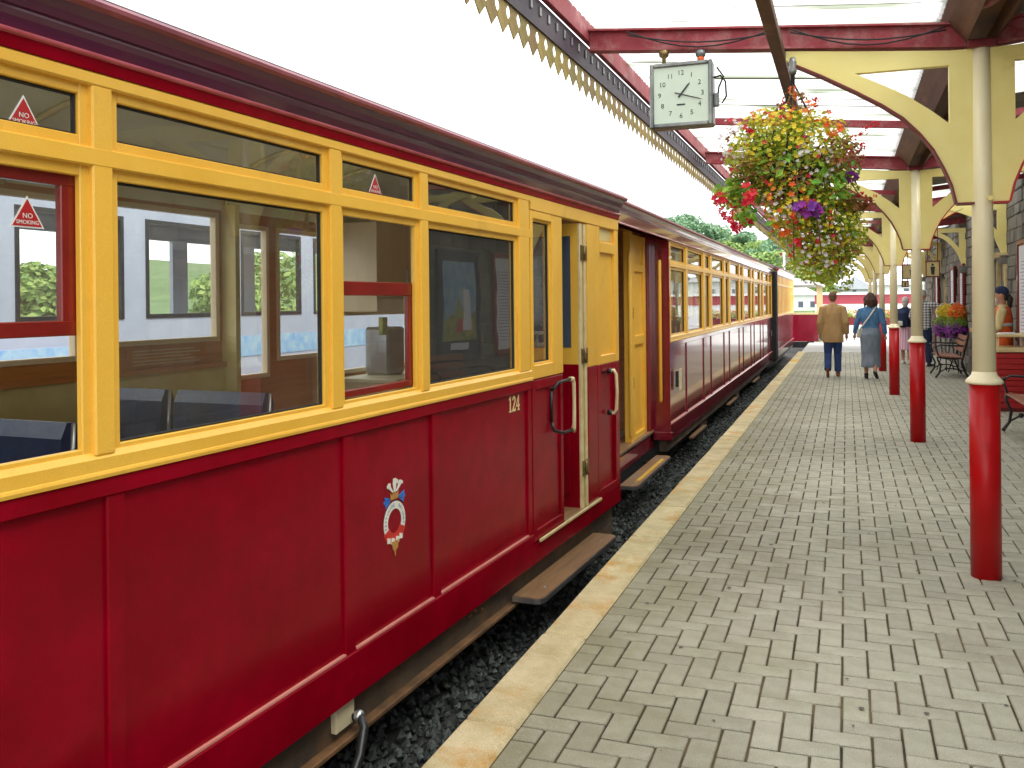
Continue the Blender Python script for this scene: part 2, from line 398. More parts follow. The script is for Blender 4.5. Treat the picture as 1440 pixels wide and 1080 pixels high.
def link(name, data, parent=None, loc=None, rz=0, label=None, cat=None, group=None, kind=None):
    o = bpy.data.objects.new(name, data); col.objects.link(o)
    if parent: o.parent = parent
    if loc: o.location = loc
    if rz: o.rotation_euler.z = rz
    for k, v_ in (('label', label), ('category', cat), ('group', group), ('kind', kind)):
        if v_: o[k] = v_
    return o

def thing(name, label, cat, loc=(0, 0, 0), rz=0, group=None):
    o = link(name, None, None, loc, rz, label, cat, group); o.empty_display_size = .1; return o

def copy_tree(o, parent=None):
    c = o.copy(); col.objects.link(c); c.parent = parent
    for ch in list(o.children): copy_tree(ch, c)
    return c

def bx(name, mat, parent, x0, x1, y0, y1, z0, z1, b=0, **k):
    return MB().box(x0, x1, y0, y1, z0, z1, b).build(name, mat, parent, **k)

def text_mesh(txt, size, depth=.002, mtx=None, mb=None, font_off=0.0):
    cu = bpy.data.curves.new('t', 'FONT'); cu.body = txt; cu.size = size; cu.extrude = depth
    cu.align_x = 'CENTER'; cu.align_y = 'CENTER'; cu.resolution_u = 3; cu.offset = font_off
    o = bpy.data.objects.new('t', cu); col.objects.link(o)
    dg = bpy.context.evaluated_depsgraph_get(); dg.update()
    me = o.evaluated_get(dg).to_mesh()
    mb = mb or MB()
    mtx = mtx or Matrix.Identity(4)
    mb.add([mtx @ v.co for v in me.vertices], [tuple(p.vertices) for p in me.polygons])
    bpy.data.objects.remove(o); bpy.data.curves.remove(cu)
    return mb

# text lying on a plane facing +x, reading along +y / facing -y, reading along +x
def facing_x(x, y, z): return Matrix.Translation((x, y, z)) @ Matrix(((0, 0, 1, 0), (1, 0, 0, 0), (0, 1, 0, 0), (0, 0, 0, 1)))
def facing_ny(x, y, z): return Matrix.Translation((x, y, z)) @ Matrix(((1, 0, 0, 0), (0, 0, -1, 0), (0, 1, 0, 0), (0, 0, 0, 1)))
def facing_nx(x, y, z): return Matrix.Translation((x, y, z)) @ Matrix(((0, 0, -1, 0), (-1, 0, 0, 0), (0, 1, 0, 0), (0, 0, 0, 1)))

def remeshed(mb, name, mat, parent, voxel=.012, smooth=6):
    o = mb.build(name + '_tmp', None)
    md = o.modifiers.new('r', 'REMESH'); md.mode = 'VOXEL'; md.voxel_size = voxel; md.use_smooth_shade = True
    sm = o.modifiers.new('s', 'SMOOTH'); sm.iterations = smooth; sm.factor = .5
    dg = bpy.context.evaluated_depsgraph_get(); dg.update()
    me = bpy.data.meshes.new_from_object(o.evaluated_get(dg)); me.name = name
    bpy.data.objects.remove(o)
    me.materials.clear(); me.materials.append(M[mat] if isinstance(mat, str) else mat)
    me.polygons.foreach_set('use_smooth', [True] * len(me.polygons))
    return link(name, me, parent)

# camera projection used only to choose which of many alike pieces show largest
def in_view(x, y, z, m=.04):
    c_, s_ = math.cos(PSI), math.sin(PSI); d = -x * s_ + y * c_
    if d < .3: return None
    u = 765 + (x * c_ + y * s_) / d * 1240; v = 424.5 + (EYE - z) / d * 1240
    if -1440 * m < u < 1440 * (1 + m) and -1080 * m < v < 1080 * (1 + m): return d
    return None

# ------------------------------------------------------------------ the setting: ground, track bed, platform
g = MB(); g.add([(-900, -60, -.72), (900, -60, -.72), (900, 1500, -.72), (-900, 1500, -.72)], [(0, 1, 2, 3)])
g.build('ground', 'ground', kind='structure')
tb = MB()
NB = 60
vs_, fs = [], []
for i in range(NB + 1):
    y = -3 + i * 45 / NB
    for x, z in ((-5.2, -.69), (-4.4, -.53), (-2.0, -.53), (-1.40, -.5)):
        vs_.append((x, y, z + random.uniform(-.012, .012)))
for i in range(NB):
    for k in range(3): a = i * 4 + k; fs.append((a, a + 1, a + 5, a + 4))
tb.add(vs_, fs, True); bed = tb.build('track_bed', 'bed', kind='structure')

st = MB()                                                     # loose ballast stones
for i in range(15000):
    y = 1.8 + 27 * random.random() ** 1.9; x = random.uniform(-2.75, -1.41); r = random.uniform(.012, .03)
    c = Vector((x, y, -.515 + random.uniform(0, .03) + max(0, (x + 1.75)) * .2)); P = []
    for d in ((1, 0, 0), (0, 1, 0), (-1, 0, 0), (0, -1, 0), (0, 0, 1), (0, 0, -1)):
        P.append(c + Vector(d) * r * random.uniform(.6, 1.25) + Vector([random.uniform(-.3, .3) * r for _ in range(3)]))
    st.add(P, [(0, 1, 4), (1, 2, 4), (2, 3, 4), (3, 0, 4), (1, 0, 5), (2, 1, 5), (3, 2, 5), (0, 3, 5)])
st.build('ballast', 'ballast', kind='stuff', label='grey ballast stones strewn between train and platform edge', cat='ballast')

def rail(off, lab):
    pts = []
    for i in range(25):
        y = -3 + i * 1.6
        xc = (-2.08 + .0475 * y - .93) if y < 7 else -2.86 + .003 * (y - 7)
        pts.append((xc + off, y, -.42))
    m = MB()
    for i in range(24):
        (xa, ya, z), (xb, yb, _) = pts[i], pts[i + 1]
        prof = ((-.05, -.1), (.05, -.1), (.05, -.085), (.012, -.075), (.012, -.03), (.03, -.02), (.03, .0), (-.03, 0), (-.03, -.02), (-.012, -.03), (-.012, -.075), (-.05, -.085))
        n = len(prof)
        m.add([(xa + a, ya, z + b) for a, b in prof] + [(xb + a, yb, z + b) for a, b in prof],
              [(k, (k + 1) % n, n + (k + 1) % n, n + k)[::-1] for k in range(n)])
    m.build('rail', 'rust', kind='structure', label=lab, cat='rail', group='running rails under the train')
rail(.3, 'running rail under the train, nearer the platform')
rail(-.3, 'running rail under the train, farther from the platform')

# platform
plat = MB().box(-1.375, 2.9, -3, 27.6, -.72, -.066).build('platform', 'sand', kind='structure')
jb = MB(); jb.add([(-1.17, -3, -.009), (2.6, -3, -.009), (2.6, 27.5, -.009), (-1.17, 27.5, -.009)], [(0, 1, 2, 3)])
jb.build('joint_bed', 'sand', plat)
W = .1037; GAP = .009
X0, Y0 = -.0315, 3.288
def paver_mesh(h):
    m = MB(); a = (W - GAP) / 2 if not h else W - GAP / 2; b = W - GAP / 2 if not h else (W - GAP) / 2
    m.box(-a, a, -b, b, -.06, 0, .0035); return m
pv = {0: paver_mesh(0), 1: paver_mesh(1)}
pme = {k: m.mesh('paver', 'paver') for k, m in pv.items()}
cells = []
i0, i1 = math.floor((-1.165 - X0) / W), math.ceil((2.4 - X0) / W)
j0, j1 = math.floor((-2.5 - Y0) / W), math.ceil((27.4 - Y0) / W)
LEFT = -1.165
edge_cut = []
for i in range(i0 - 1, i1 + 1):
    for j in range(j0, j1):
        c = (i - j + 1) % 4
        if c == 0: cx, cy, h = X0 + (i + 1) * W, Y0 + (j + .5) * W, 1
        elif c == 3: cx, cy, h = X0 + (i + .5) * W, Y0 + (j + 1) * W, 0
        else: continue
        ax = W if h else W / 2
        if cx + ax < LEFT + .02: continue
        if cx - ax < LEFT - .002:
            edge_cut.append((cx + ax, cy, h)); continue
        cells.append((cx, cy, h))
cells = [c for c in cells if not (c[1] > 27.3)]
def rank(c):
    d = in_view(c[0], c[1], 0)
    return d if d else 1e6 + c[1]
cells.sort(key=rank)
for cx, cy, h in cells[:300]:
    o = link('paver', pme[h], plat, (cx, cy, random.uniform(-.0025, .0015)))
    o.rotation_euler = (random.uniform(-.008, .008), random.uniform(-.008, .008), random.uniform(-.012, .012))
pm_rest = MB()
for cx, cy, h in cells[300:]:
    dz = random.uniform(-.0025, .0015); m = pv[h]; rz = random.uniform(-.012, .012)
    pm_rest.add([(cx + x - rz * y, cy + y + rz * x, z + dz) for x, y, z in m.v], m.f)
for xr, cy, h in edge_cut:
    b = (W - GAP) / 2 if h else W - GAP / 2
    pm_rest.box(LEFT + .003, xr - GAP / 2, cy - b, cy + b, -.06, random.uniform(-.002, .001), .0035)
pm_rest.build('paver_field', 'paver', plat, kind='stuff')
y = -2.4; k = 0
while y < 27.4:
    L = random.choice((.91, .91, .915)); 
    painted = 22.2 < y < 23.4
    m = MB().box(-1.39, -1.17, y + .003, y + L - .003, -.14, .004, .012)
    # worn, slightly uneven front arris
    m.v = [(a + (random.uniform(-.004, .006) if a < -1.37 else 0), b, c_ + (random.uniform(-.003, .002) if c_ > -.02 else 0)) for a, b, c_ in m.v]
    m.build('coping_slab', 'coping_yellow' if painted else 'coping', plat)
    y += L; k += 1
fc = MB(); fc.box(-1.3, 9, 27.62, 33.6, -.72, -.012); fc.box(-.7, 9, 33.6, 70, -.72, -.012)
fc.build('forecourt', 'tarmac', kind='structure')

pt = MB()
for _ in range(140):
    x, y = random.uniform(-1.3, 2.2), 2.2 + 16 * random.random() ** 1.6; r = random.uniform(.003, .009); a = random.random() * 6
    pt.add([(x + r * math.cos(a + k) * random.uniform(.6, 1.3), y + r * math.sin(a + k) * random.uniform(.6, 1.3), .007 + random.random() * .003) for k in (0, 1.5, 3, 4.6)], [(0, 1, 2, 3)])
gs = MB()                                                     # trodden gum spots
for _ in range(90):
    x, y = random.uniform(-1.0, 2.2), 2.3 + 14 * random.random() ** 1.4; r = random.uniform(.006, .016)
    gs.add([(x + r * math.cos(k * .785) * random.uniform(.7, 1.2), y + r * math.sin(k * .785) * random.uniform(.7, 1.2), .0045) for k in range(8)], [tuple(range(8))])
gs.build('gum_spots', pm('gum_dark', (.16, .15, .12), .8, (.1, .09, .07), 9), plat, kind='stuff')
pt.build('fallen_petals', pm('petal_litter', (.5, .35, .12), .8, (.06, .03, .02), 3), kind='stuff', label='scattered petals and crumbs on the paving', cat='litter')

# ------------------------------------------------------------------ canopy
CY0, CY1 = -3.0, 31.0
COLX = .735
def rz_(x):    # underside height of the rafters
    return 2.99 + max(0, (COLX - x)) * .092 if x < COLX else 2.99 + (x - COLX) * .1
can = thing('station_canopy', 'long platform canopy of white translucent corrugated sheets on faded red beams', 'canopy', (0, 0, 0))
rib = []
def sheet_mesh(xa, xb, za, zb, name, mat):
    m = MB(); P = .1; n = 10; sub = 4; V_, F = [], []
    for q in range(n * sub + 1):
        yy = q * P / sub; dz = .016 * math.cos(2 * math.pi * q / sub)
        V_ += [(xa, yy, za + dz), (xb, yy, zb + dz)]
    for q in range(n * sub): F.append((2 * q, 2 * q + 1, 2 * q + 3, 2 * q + 2))
    m.add(V_, F, True); return m.mesh(name, mat)
smL = sheet_mesh(-1.72, COLX - .1, rz_(-1.72) + .2, rz_(COLX) + .2, 'roof_sheet', 'roofsheet')
smR = sheet_mesh(COLX + .1, 2.46, rz_(COLX) + .2, rz_(2.46) + .2, 'roof_sheet', 'roofsheet')
smRo = sheet_mesh(COLX + .1, 2.46, rz_(COLX) + .2, rz_(2.46) + .2, 'roof_sheet', 'roofopaque')
for q in range(int(CY1 - CY0)):
    link('roof_sheet', smL, can, (0, CY0 + q, .004 * (q % 2)))
    for dq in (.25, .5, .75):
        m = MB(); ya = CY0 + q + dq; xa_ = random.uniform(-1.66, -1.2); xb_ = random.uniform(.3, .6)
        m.add([(xa_, ya - .006, rz_(xa_) + .178), (xb_, ya - .006, rz_(xb_) + .178), (xb_, ya + .006, rz_(xb_) + .178), (xa_, ya + .006, rz_(xa_) + .178)], [(0, 3, 2, 1)]); m.build('sheet_rib', 'clockcase', can)
    xa_ = random.uniform(-1.5, -.6); xb_ = random.uniform(-.2, .5); m = MB()
    m.add([(xa_, CY0 + q - .02, rz_(xa_) + .176), (xb_, CY0 + q - .02, rz_(xb_) + .176), (xb_, CY0 + q + .02, rz_(xb_) + .176), (xa_, CY0 + q + .02, rz_(xa_) + .176)], [(0, 3, 2, 1)]); m.build('sheet_lap', 'roofopaque', can)
    link('roof_sheet', smR if q % 4 in (1, 2) else smRo, can, (0, CY0 + q, .004 * (q % 2)))
def sloped(name, mat, xa, xb, y, w, h, flange=True):
    m = MB()
    za, zb = rz_(xa), rz_(xb)
    def bar(wd, lo, hi):
        m.add([(xa, y - wd / 2, za + lo), (xb, y - wd / 2, zb + lo), (xb, y + wd / 2, zb + lo), (xa, y + wd / 2, za + lo),
               (xa, y - wd / 2, za + hi), (xb, y - wd / 2, zb + hi), (xb, y + wd / 2, zb + hi), (xa, y + wd / 2, za + hi)],
              [(0, 3, 2, 1), (4, 5, 6, 7), (0, 1, 5, 4), (1, 2, 6, 5), (2, 3, 7, 6), (3, 0, 4, 7)])
    if flange:
        bar(w, 0, .012); bar(.016, .012, h - .012); bar(w, h - .012, h)
    else: bar(w, 0, h)
    m.build(name, mat, can)
cols_y = [5.53 + 5 * q for q in range(6)]
for yc in [.53] + cols_y:
    sloped('rafter', 'beam', -1.56, .655, yc, .085, .14); sloped('rafter', 'beam', .815, 2.4, yc, .085, .14)
    if yc + 2.5 < CY1:
        sloped('light_rafter', 'beam', -1.56, .655, yc + 2.5, .04, .06, False); sloped('light_rafter', 'beam', .815, 2.4, yc + 2.5, .04, .06, False)
for xp in (-.37, 1.6):
    lo = rz_(xp) + .02 if xp == -.37 else rz_(xp) + .142
    if xp == -.37:
        # boxed wooden runner just under the beams
        bx('purlin', 'purlin', can, xp - .035, xp + .035, CY0, CY1, rz_(xp) - .062, rz_(xp) - .003, .004)
    else:
        bx('purlin', 'purlin' if xp > 0 else 'beam', can, xp - .025, xp + .025, CY0, CY1, lo, lo + .035)
# valley gutter over the columns, its timber sides
bx('valley_gutter', 'purlin', can, COLX - .075, COLX + .075, CY0, CY1, 3.135, 3.16)
for sx in (-1, 1):
    m = MB(); m.prism([(COLX + sx * .075, 3.03), (COLX + sx * .075, 3.2), (COLX + sx * .2, 3.26), (COLX + sx * .2, 3.18)], 'y', CY0, CY1)
    m.build('gutter_board', 'purlin', can)
# wall plate and fascia along the track side
bx('wall_plate', 'beam', can, -1.60, -1.562, CY0, CY1, 3.265, 3.4, .004)
EX = -1.612
PITCH = .15
nb = int((CY1 - CY0) / PITCH)
bx('fascia', 'fascia', can, EX, EX + .01, CY0, CY1, 3.1, 3.262)
fm = MB()
for q in range(nb):
    yy = CY0 + q * PITCH; fm.box(EX + .0101, EX + .02, yy - .012, yy + .012, 3.17, 3.225, .004)
fm.build('fascia_stud', 'clockcase', can, kind='stuff')
vb = MB(); hw = PITCH / 2 - .002
notch = [(hw - .03 * math.sin(math.pi * t / 8) , .095 - .075 * t / 8) for t in range(9)]
right = [(hw, .262)] + notch + [(hw, .0), (hw * .45, -.035), (0, -.065)]
prof = right + [(-y_, z_) for y_, z_ in right[-2::-1]]
vb.prism(prof, 'x', 0, -.006)
vme = vb.mesh('valance_board', 'valance')
for q in range(nb):
    yy = CY0 + (q + .5) * PITCH
    o = link('valance_board', vme, can, (EX - .002, yy, 3.0 + random.uniform(-.004, .004)))
# loose cables along the first beam
cb = MB()
for dz, sag in ((.0, .05), (.02, .1)):
    for xa, xb in ((-1.3, -.4), (-.3, .55)):
        pts = [(xa + (xb - xa) * t / 8, 5.47, rz_(xa + (xb - xa) * t / 8) + .09 + dz - sag * math.sin(math.pi * t / 8)) for t in range(9)]
        cb.tube(pts, .005, 5)
cb.build('cable', 'blackmat', can)
# down pipe elbow at the valley
MB().tube([(COLX - .1, 5.3, 3.16), (COLX - .02, 5.1, 3.12), (COLX + .12, 4.6, 3.1), (COLX + .16, 4.2, 3.12)], .03, 8).build('drain_pipe', 'beam', can)

# ------------------------------------------------------------------ columns with their brackets
arch = [(-.305, 3.005), (-.125, 2.911), (.067, 2.80), (.211, 2.71), (.325, 2.625), (.415, 2.527), (.486, 2.429), (.54, 2.32), (.58, 2.22), (.603, 2.118)]
hole = [(.061, 2.905), (.198, 2.832), (.34, 2.752), (.466, 2.659), (.567, 2.572), (.567, 2.905)]
def bracket_mb(sgn, t=.024):
    """spandrel plate with a three-cornered opening, ring of quads between outline and hole"""
    X = lambda p: (COLX + sgn * (COLX - p[0]) * 1.0 if sgn > 0 else p[0], p[1])
    top = rz_(0) - .075
    m = MB()
    def pl(poly):
        q = [(-(p[0] - COLX) * (1 if sgn > 0 else -1), p[1]) for p in poly]
        m.prism(q, 'y', -t, t)
    T = 2.985
    # pieces that tile the plate around the opening
    pl([(-.32, T + .0), (-.32, 3.0 - .005), arch[0], arch[1], (.061, 2.905), (.061, T)][:1] + [(-.32, 2.998)] + [arch[0], arch[1], (.061, 2.905), (.061, T)]) if False else None
    pl([(-.33, T + .09), (-.33, 3.02), arch[0], arch[1], hole[0], (hole[0][0], T + .05)])
    pl([(hole[0][0], T + .05), hole[0], hole[5], (hole[5][0], T + .003)])
    lower = [(arch[1], arch[2], hole[1], hole[0]), (arch[2], arch[3], hole[2], hole[1]), (arch[3], arch[4], arch[5], hole[3], hole[2]), (arch[5], arch[6], hole[4], hole[3])]
    for q in lower: pl(list(q))
    pl([(hole[5][0], T + .003), hole[5], hole[4], arch[6], arch[7], arch[8], arch[9], (.69, 2.118), (.69, T)])
    return m
def trim_mb(sgn):
    m = MB(); t = .04
    pts = [(-(p[0] - COLX) * (1 if sgn > 0 else -1), p[1]) for p in arch + [(.69, 2.118)]]
    for a, b in zip(pts[:-1], pts[1:]):
        d = Vector((b[0] - a[0], b[1] - a[1])); nrm = Vector((-d.y, d.x)).normalized() * .011
        if nrm.y > 0: nrm = -nrm
        if abs(d.y) < 1e-4: nrm = Vector((0, -.011))
        m.prism([a, b, (b[0] + nrm.x, b[1] + nrm.y), (a[0] + nrm.x, a[1] + nrm.y)], 'y', -t, t)
    return m
c_names = ['cream canopy column with red base nearest the camera, yellow brackets', 'second cream and red canopy column from the front',
           'third cream and red canopy column, just right of the woman in denim', 'fourth cream and red canopy column, beyond the denim jacket',
           'fifth cream and red canopy column, far down the platform', 'farthest cream and red canopy column']
proto = None
for q, yc in enumerate(cols_y):
    if proto is None:
        t = thing('canopy_column', c_names[0], 'column', (COLX, yc, 0), 0, 'canopy columns along the platform'); proto = t
        MB().lathe([(.062, 1.125), (.055, 2.1), (.05, 2.985)], 28).build('shaft', 'col_cream', t)
        MB().lathe([(.081, -.02), (.081, 1.09)], 32).build('base_sleeve', 'col_red', t)
        MB().lathe([(.088, 1.09), (.099, 1.097), (.099, 1.106), (.085, 1.122), (.068, 1.14), (.063, 1.16)], 32).build('collar', 'col_cream', t)
        for sgn in (-1, 1):
            m = bracket_mb(sgn); b = m.build('bracket', 'brk_yellow', t)
            tm = trim_mb(sgn).build('bracket_edge', 'maroon' if sgn < 0 else 'sticker', b)
        MB().tube([(.03, -.058, 2.135), (.03, -.075, 2.135)], .014, 8).build('bolt', 'brk_yellow', t)
        MB().box(-.075, .075, -.06, .06, 2.985, 3.03, .004).build('head_plate', 'maroon', t)
        # brackets were drawn in world x: shift to the column
        for ch in t.children:
            if ch.name.startswith('bracket'): ch.location.x = 0
    else:
        c = copy_tree(proto); c.location = (COLX, yc, 0); c['label'] = c_names[q]
# ------------------------------------------------------------------ carriages (local frame: x out of the near side, y along, z up)
ZB, ZL, ZW, ZS = -.04, .152, 1.04, 1.097           # body bottom, panel ledge, waist rail, sill
WS, WT, TB, TT, ZC = 1.17, 1.957, 2.043, 2.185, 2.238
CW = 1.86
def lower_side(p, y0, y1, battens, mat, zb=ZB, skip=None):
    """bottom rail, waist rail, battens and one recessed panel for each bay"""
    m = MB(); m.prism([(-.03, zb), (0, zb), (0, ZL - .012), (-.008, ZL - .003), (-.035, ZL - .003)], 'y', y0, y1); m.build('bottom_rail', mat, p)
    bx('waist_rail', mat, p, -.03, .001, y0, y1, ZW, ZS, .005)
    edges = [y0] + battens + [y1]
    for b, w in battens: 
        bx('batten', mat, p, -.03, -.005, b - w, b + w, ZL - .01, ZW + .004, .005)
    prev = y0
    for b, w in battens + [(y1, 0)]:
        if b - w - prev > .02:
            bx('side_panel', mat, p, -.035, -.018, prev - .003, b - w + .003, ZL - .006, ZW + .003)
            bx('panel_highlight', 'pinkhighlight', p, -.0175, -.0025, prev + .001, b - w - .001, ZL - .004, ZL + .004)  # pale strip paints the sky highlight onto the panel ledge
        prev = b + w

def bead(mb, y0, y1, z0, z1, x0, x1, w):
    mb.box(x0, x1, y0, y0 + w, z0, z1, .003); mb.box(x0, x1, y1 - w, y1, z0, z1, .003)
    mb.box(x0, x1 - .001, y0 + w - .001, y1 - w + .001, z0, z0 + w, .003); mb.box(x0, x1 - .001, y0 + w - .001, y1 - w + .001, z1 - w, z1, .003)

def pane(p, glass, x, y0, y1, z0, z1):
    return MB().add([(x, y0, z0), (x, y1, z0), (x, y1, z1), (x, y0, z1)], [(0, 1, 2, 3)]).build('window_pane', glass, p)

def window(p, y0, y1, z0, z1, glass='glass', w=.018, framed=True, mat='yellow'):
    m = MB(); e = .02; bead(m, y0 - e, y1 + e, z0 - e, z1 + e, -.05, -.015, w + e - .004)
    f = m.build('window_frame', mat, p)
    gk = MB(); bead(gk, y0 + w * .8, y1 - w * .8, z0 + w * .8, z1 - w * .8, -.044, -.026, .006); gk.build('dark_outline', 'blackmat', f)  # thin dark line set around each pane
    pane(f, glass, -.035, y0 + w * .6, y1 - w * .6, z0 + w * .6, z1 - w * .6)
    return f

def upper_side(p, y0, y1, pillars, mat='yellow', zc=ZC, tt=TT):
    m = MB(); m.prism([(-.06, ZS), (.007, ZS), (.009, ZS + .01), (.006, ZS + .018), (.003, ZS + .02), (.003, ZS + .056), (-.012, WS), (-.06, WS)], 'y', y0, y1)
    m.build('sill_rail', mat, p)
    bx('transom_rail', mat, p, -.055, .003, y0, y1, WT + .016, TB - .016, .005)
    bx('top_rail', mat, p, -.055, .004, y0, y1, tt + .014, zc, .005)
    for a, b in pillars: bx('window_pillar', mat, p, -.06, .0015, a + .016, b - .016, WS - .01, tt + .018, .005)

def cornice(p, y0, y1, mat_band='red', zc=ZC, z1=2.42, mat_c='red_mid'):
    k = z1 - 2.42
    def pr(poly, name, mat, e=0):
        MB().prism([(x, z + k if z > zc else z) for x, z in poly], 'y', y0 - e, y1 + e).build(name, mat, p)
    b0 = 2.272
    pr([(-.05, zc), (.007, zc), (.012, b0), (-.05, b0)], 'cornice_band', mat_band)
    pr([(-.05, b0), (.013, b0), (.022, b0 + .004), (.024, b0 + .009), (.02, b0 + .014), (.01, b0 + .017), (-.05, b0 + .017)], 'cornice_bead_highlight', 'rosehighlight', .002)  # bead moulding, its rose colour painting in a highlight line
    b1 = b0 + .017
    pr([(-.05, b1), (.009, b1), (.014, b1 + .03), (.024, b1 + .044), (.024, b1 + .052), (.034, b1 + .054), (.045, b1 + .075), (.066, b1 + .096), (-.05, b1 + .096)], 'gutter', mat_c, .004)
    pr([(-.05, b1 + .096), (.068, b1 + .096), (.084, b1 + .104), (.086, b1 + .116), (.076, b1 + .128), (-.05, b1 + .134)], 'gutter_lip', 'lip', .01)

def roof(p, y0, y1, z=2.424, rise=.235, mat='roofgrey'):
    n = 20; out = []
    for i in range(n + 1):
        t = math.pi * i / n; cx = math.cos(t); out.append((-CW / 2 + (CW / 2 + .066) * cx, z + rise * (1 - cx * cx)))
    inn = [(-CW / 2 + (x + CW / 2) * .95, z + .002 + (zz - z) * .9) for x, zz in out][::-1]
    V_, F = [], []
    poly = out + inn
    for y in (y0, y1): V_ += [(x, y, zz) for x, zz in poly]
    N = len(poly)
    for i in range(N): F.append((i, (i + 1) % N, N + (i + 1) % N, N + i))
    for i in range(n): F += [(i, i + 1, N - 2 - i, N - 1 - i), (N + i + 1, N + i, 2 * N - 1 - i, 2 * N - 2 - i)]
    MB().add(V_, F, True).build('roof', mat, p)

def ceiling(p, y0, y1, ribs, mat='ceil'):
    n = 16; V_, F = [], []
    pts = [(-CW / 2 + (CW / 2 - .055) * math.cos(math.pi * i / n), 2.17 + .38 * math.sin(math.pi * i / n) ** .8) for i in range(n + 1)]
    for y in (y0, y1): V_ += [(x, y, z) for x, z in pts]
    for i in range(n): F.append((i, n + 1 + i, n + 2 + i, i + 1))
    MB().add(V_, F, True).build('ceiling', mat, p)
    for yr in ribs:
        MB().tube([(x * .985 - .014, yr, z - .012) for x, z in pts], .014, 6).build('ceiling_rib', 'cream_edge', p)

def wall_open(x0, x1, y0, y1, z0, z1, ops):
    m = MB(); ops = sorted(ops); prev = y0
    for a, b, c_, d in ops:
        if a > prev: m.box(x0, x1, prev, a, z0, z1)
        m.box(x0, x1, a, b, z0, c_); m.box(x0, x1, a, b, d, z1); prev = b
    if prev < y1: m.box(x0, x1, prev, y1, z0, z1)
    return m

def far_wall(p, y0, y1, ops, outer='red', lining='wood', zlo=.1):
    wall_open(-CW, -CW + .02, y0, y1, ZB, 2.42, ops).build('far_side', outer, p)
    wall_open(-CW + .022, -CW + .05, y0 + .01, y1 - .01, zlo, 2.2, ops).build('lining', lining, p)
    for a, b, c_, d in ops:
        m = MB(); bead(m, a, b, c_, d, -CW + .015, -CW + .062, .03); f = m.build('far_window_frame', 'cupboard' if lining == 'wood' else 'olive', p)
        pane(f, 'glass_far', -CW + .032, a + .02, b - .02, c_ + .02, d - .02)

def seat_row(p, y, xs, z=.52, face=1, mat='navy'):
    for x0, x1 in xs:
        s = MB(); s.box(x0, x1, y - (.5 if face > 0 else 0), y + (0 if face > 0 else .5), z - .12, z, .04); q = s.build('seat', mat, p)
        m = MB(); m.prism([(y - .03, z - .08), (y + .06, z - .08), (y + .1, 1.12), (y + .085, 1.17), (y + .045, 1.175), (y + .02, 1.12)], 'x', x0 + .01, x1 - .01)
        m.build('seat_back', mat, q)
        MB().tube([(x1 - .012, y + .05, z), (x1 - .008, y + .06, 1.0), (x1 - .008, y + .07, 1.17)], .009, 6).build('seat_frame', 'steel', q)

def step_board(p, y0, y1, x0, x1, z, mat='stepwood'):
    m = MB(); r = .05; P = [(x0, y0), (x1 - r, y0), (x1 - r * .3, y0 + r * .3), (x1, y0 + r), (x1, y1 - r), (x1 - r * .3, y1 - r * .3), (x1 - r, y1), (x0, y1)]
    m.prism(P, 'z', z - .032, z); s = m.build('step_board', mat, p)
    MB().prism([(a + (.004 if a > x0 else 0), b + (.004 if b > (y0 + y1) / 2 else -.004)) for a, b in P], 'z', z - .036, z - .006).build('step_edge', 'steel', s)
    for yy in (y0 + .2, y1 - .2):
        MB().box(x0 - .14, x0 + .1, yy - .02, yy + .02, z - .06, z - .037).build('step_bracket', 'black', s)
        MB().lathe([(.009, 0), (.009, .004), (.004, .007)], 8, (x1 - .06, yy, z)).build('bolt', 'steel', s)

def triangle_sign(p, x, y, z, s):
    t = MB().prism([(y - s, z - s * .8), (y + s, z - s * .8), (y, z + s * .9)], 'x', x, x + .001).build('no_smoking_sticker', 'white', p)
    MB().prism([(y - s * .86, z - s * .72), (y + s * .86, z - s * .72), (y, z + s * .72)], 'x', x + .0012, x + .002).build('sticker_field', 'sticker', t)
    tx = text_mesh('NO', s * .38, .0003, facing_x(x + .0026, y, z - s * .18))
    text_mesh('SMOKING', s * .3, .0003, facing_x(x + .0026, y, z - s * .52), tx); tx.build('sticker_text', 'white', t)

def grab_handle(p, y, z0, z1, off=.055, mat='ivory'):
    pts = [(.0, y, z1), (off * .7, y + .004, z1 + .006), (off, y + .008, z1 - .025), (off + .006, y + .01, (z0 + z1) / 2), (off, y + .008, z0 + .025), (off * .7, y + .004, z0 - .006), (.0, y, z0)]
    h = MB().tube(pts, .0135, 8).build('grab_handle', mat, p)
    for z in (z0, z1): MB().tube([(-.012, y, z), (.022, y, z)], .021, 10).build('handle_socket', 'black', h)

M['shade_black'] = pm('shade_panel_dark', (.012, .016, .022), .6, (.02, .02, .02), 4)
# ---- first carriage
C1 = thing('railway_carriage', 'nearest crimson and yellow carriage numbered 124 with open door', 'carriage', (-2.08, 0, 0), -math.atan(.0475), 'carriages of the train at the platform')
Y0c, Y1c = -2.4, 6.98
lower_side(C1, Y0c, 5.125, [(-1.2, .035), (-.2, .035), (.9, .032), (2.0, .032), (3.165, .038), (3.905, .038), (5.095, .03)], 'red')
m = MB(); m.prism([(-.03, ZB), (0, ZB), (0, .076), (-.03, .076)], 'y', 5.125, Y1c); m.build('door_plate', 'red', C1)
upper_side(C1, Y0c, 5.125, [(-1.3, -1.2), (-.26, -.16), (.83, .93), (1.91, 2.012), (3.03, 3.14), (3.75, 3.855), (4.93, 5.115)])
bx('top_rail', 'yellow', C1, -.055, .004, 5.125, Y1c, 2.15, ZC, .004)
cornice(C1, Y0c, Y1c); roof(C1, Y0c, Y1c)
for a, b in ((-1.2, -.26), (-.16, .83), (.93, 1.91), (2.012, 3.03), (3.14, 3.75), (3.855, 4.93)):
    window(C1, a, b, TB, TT)
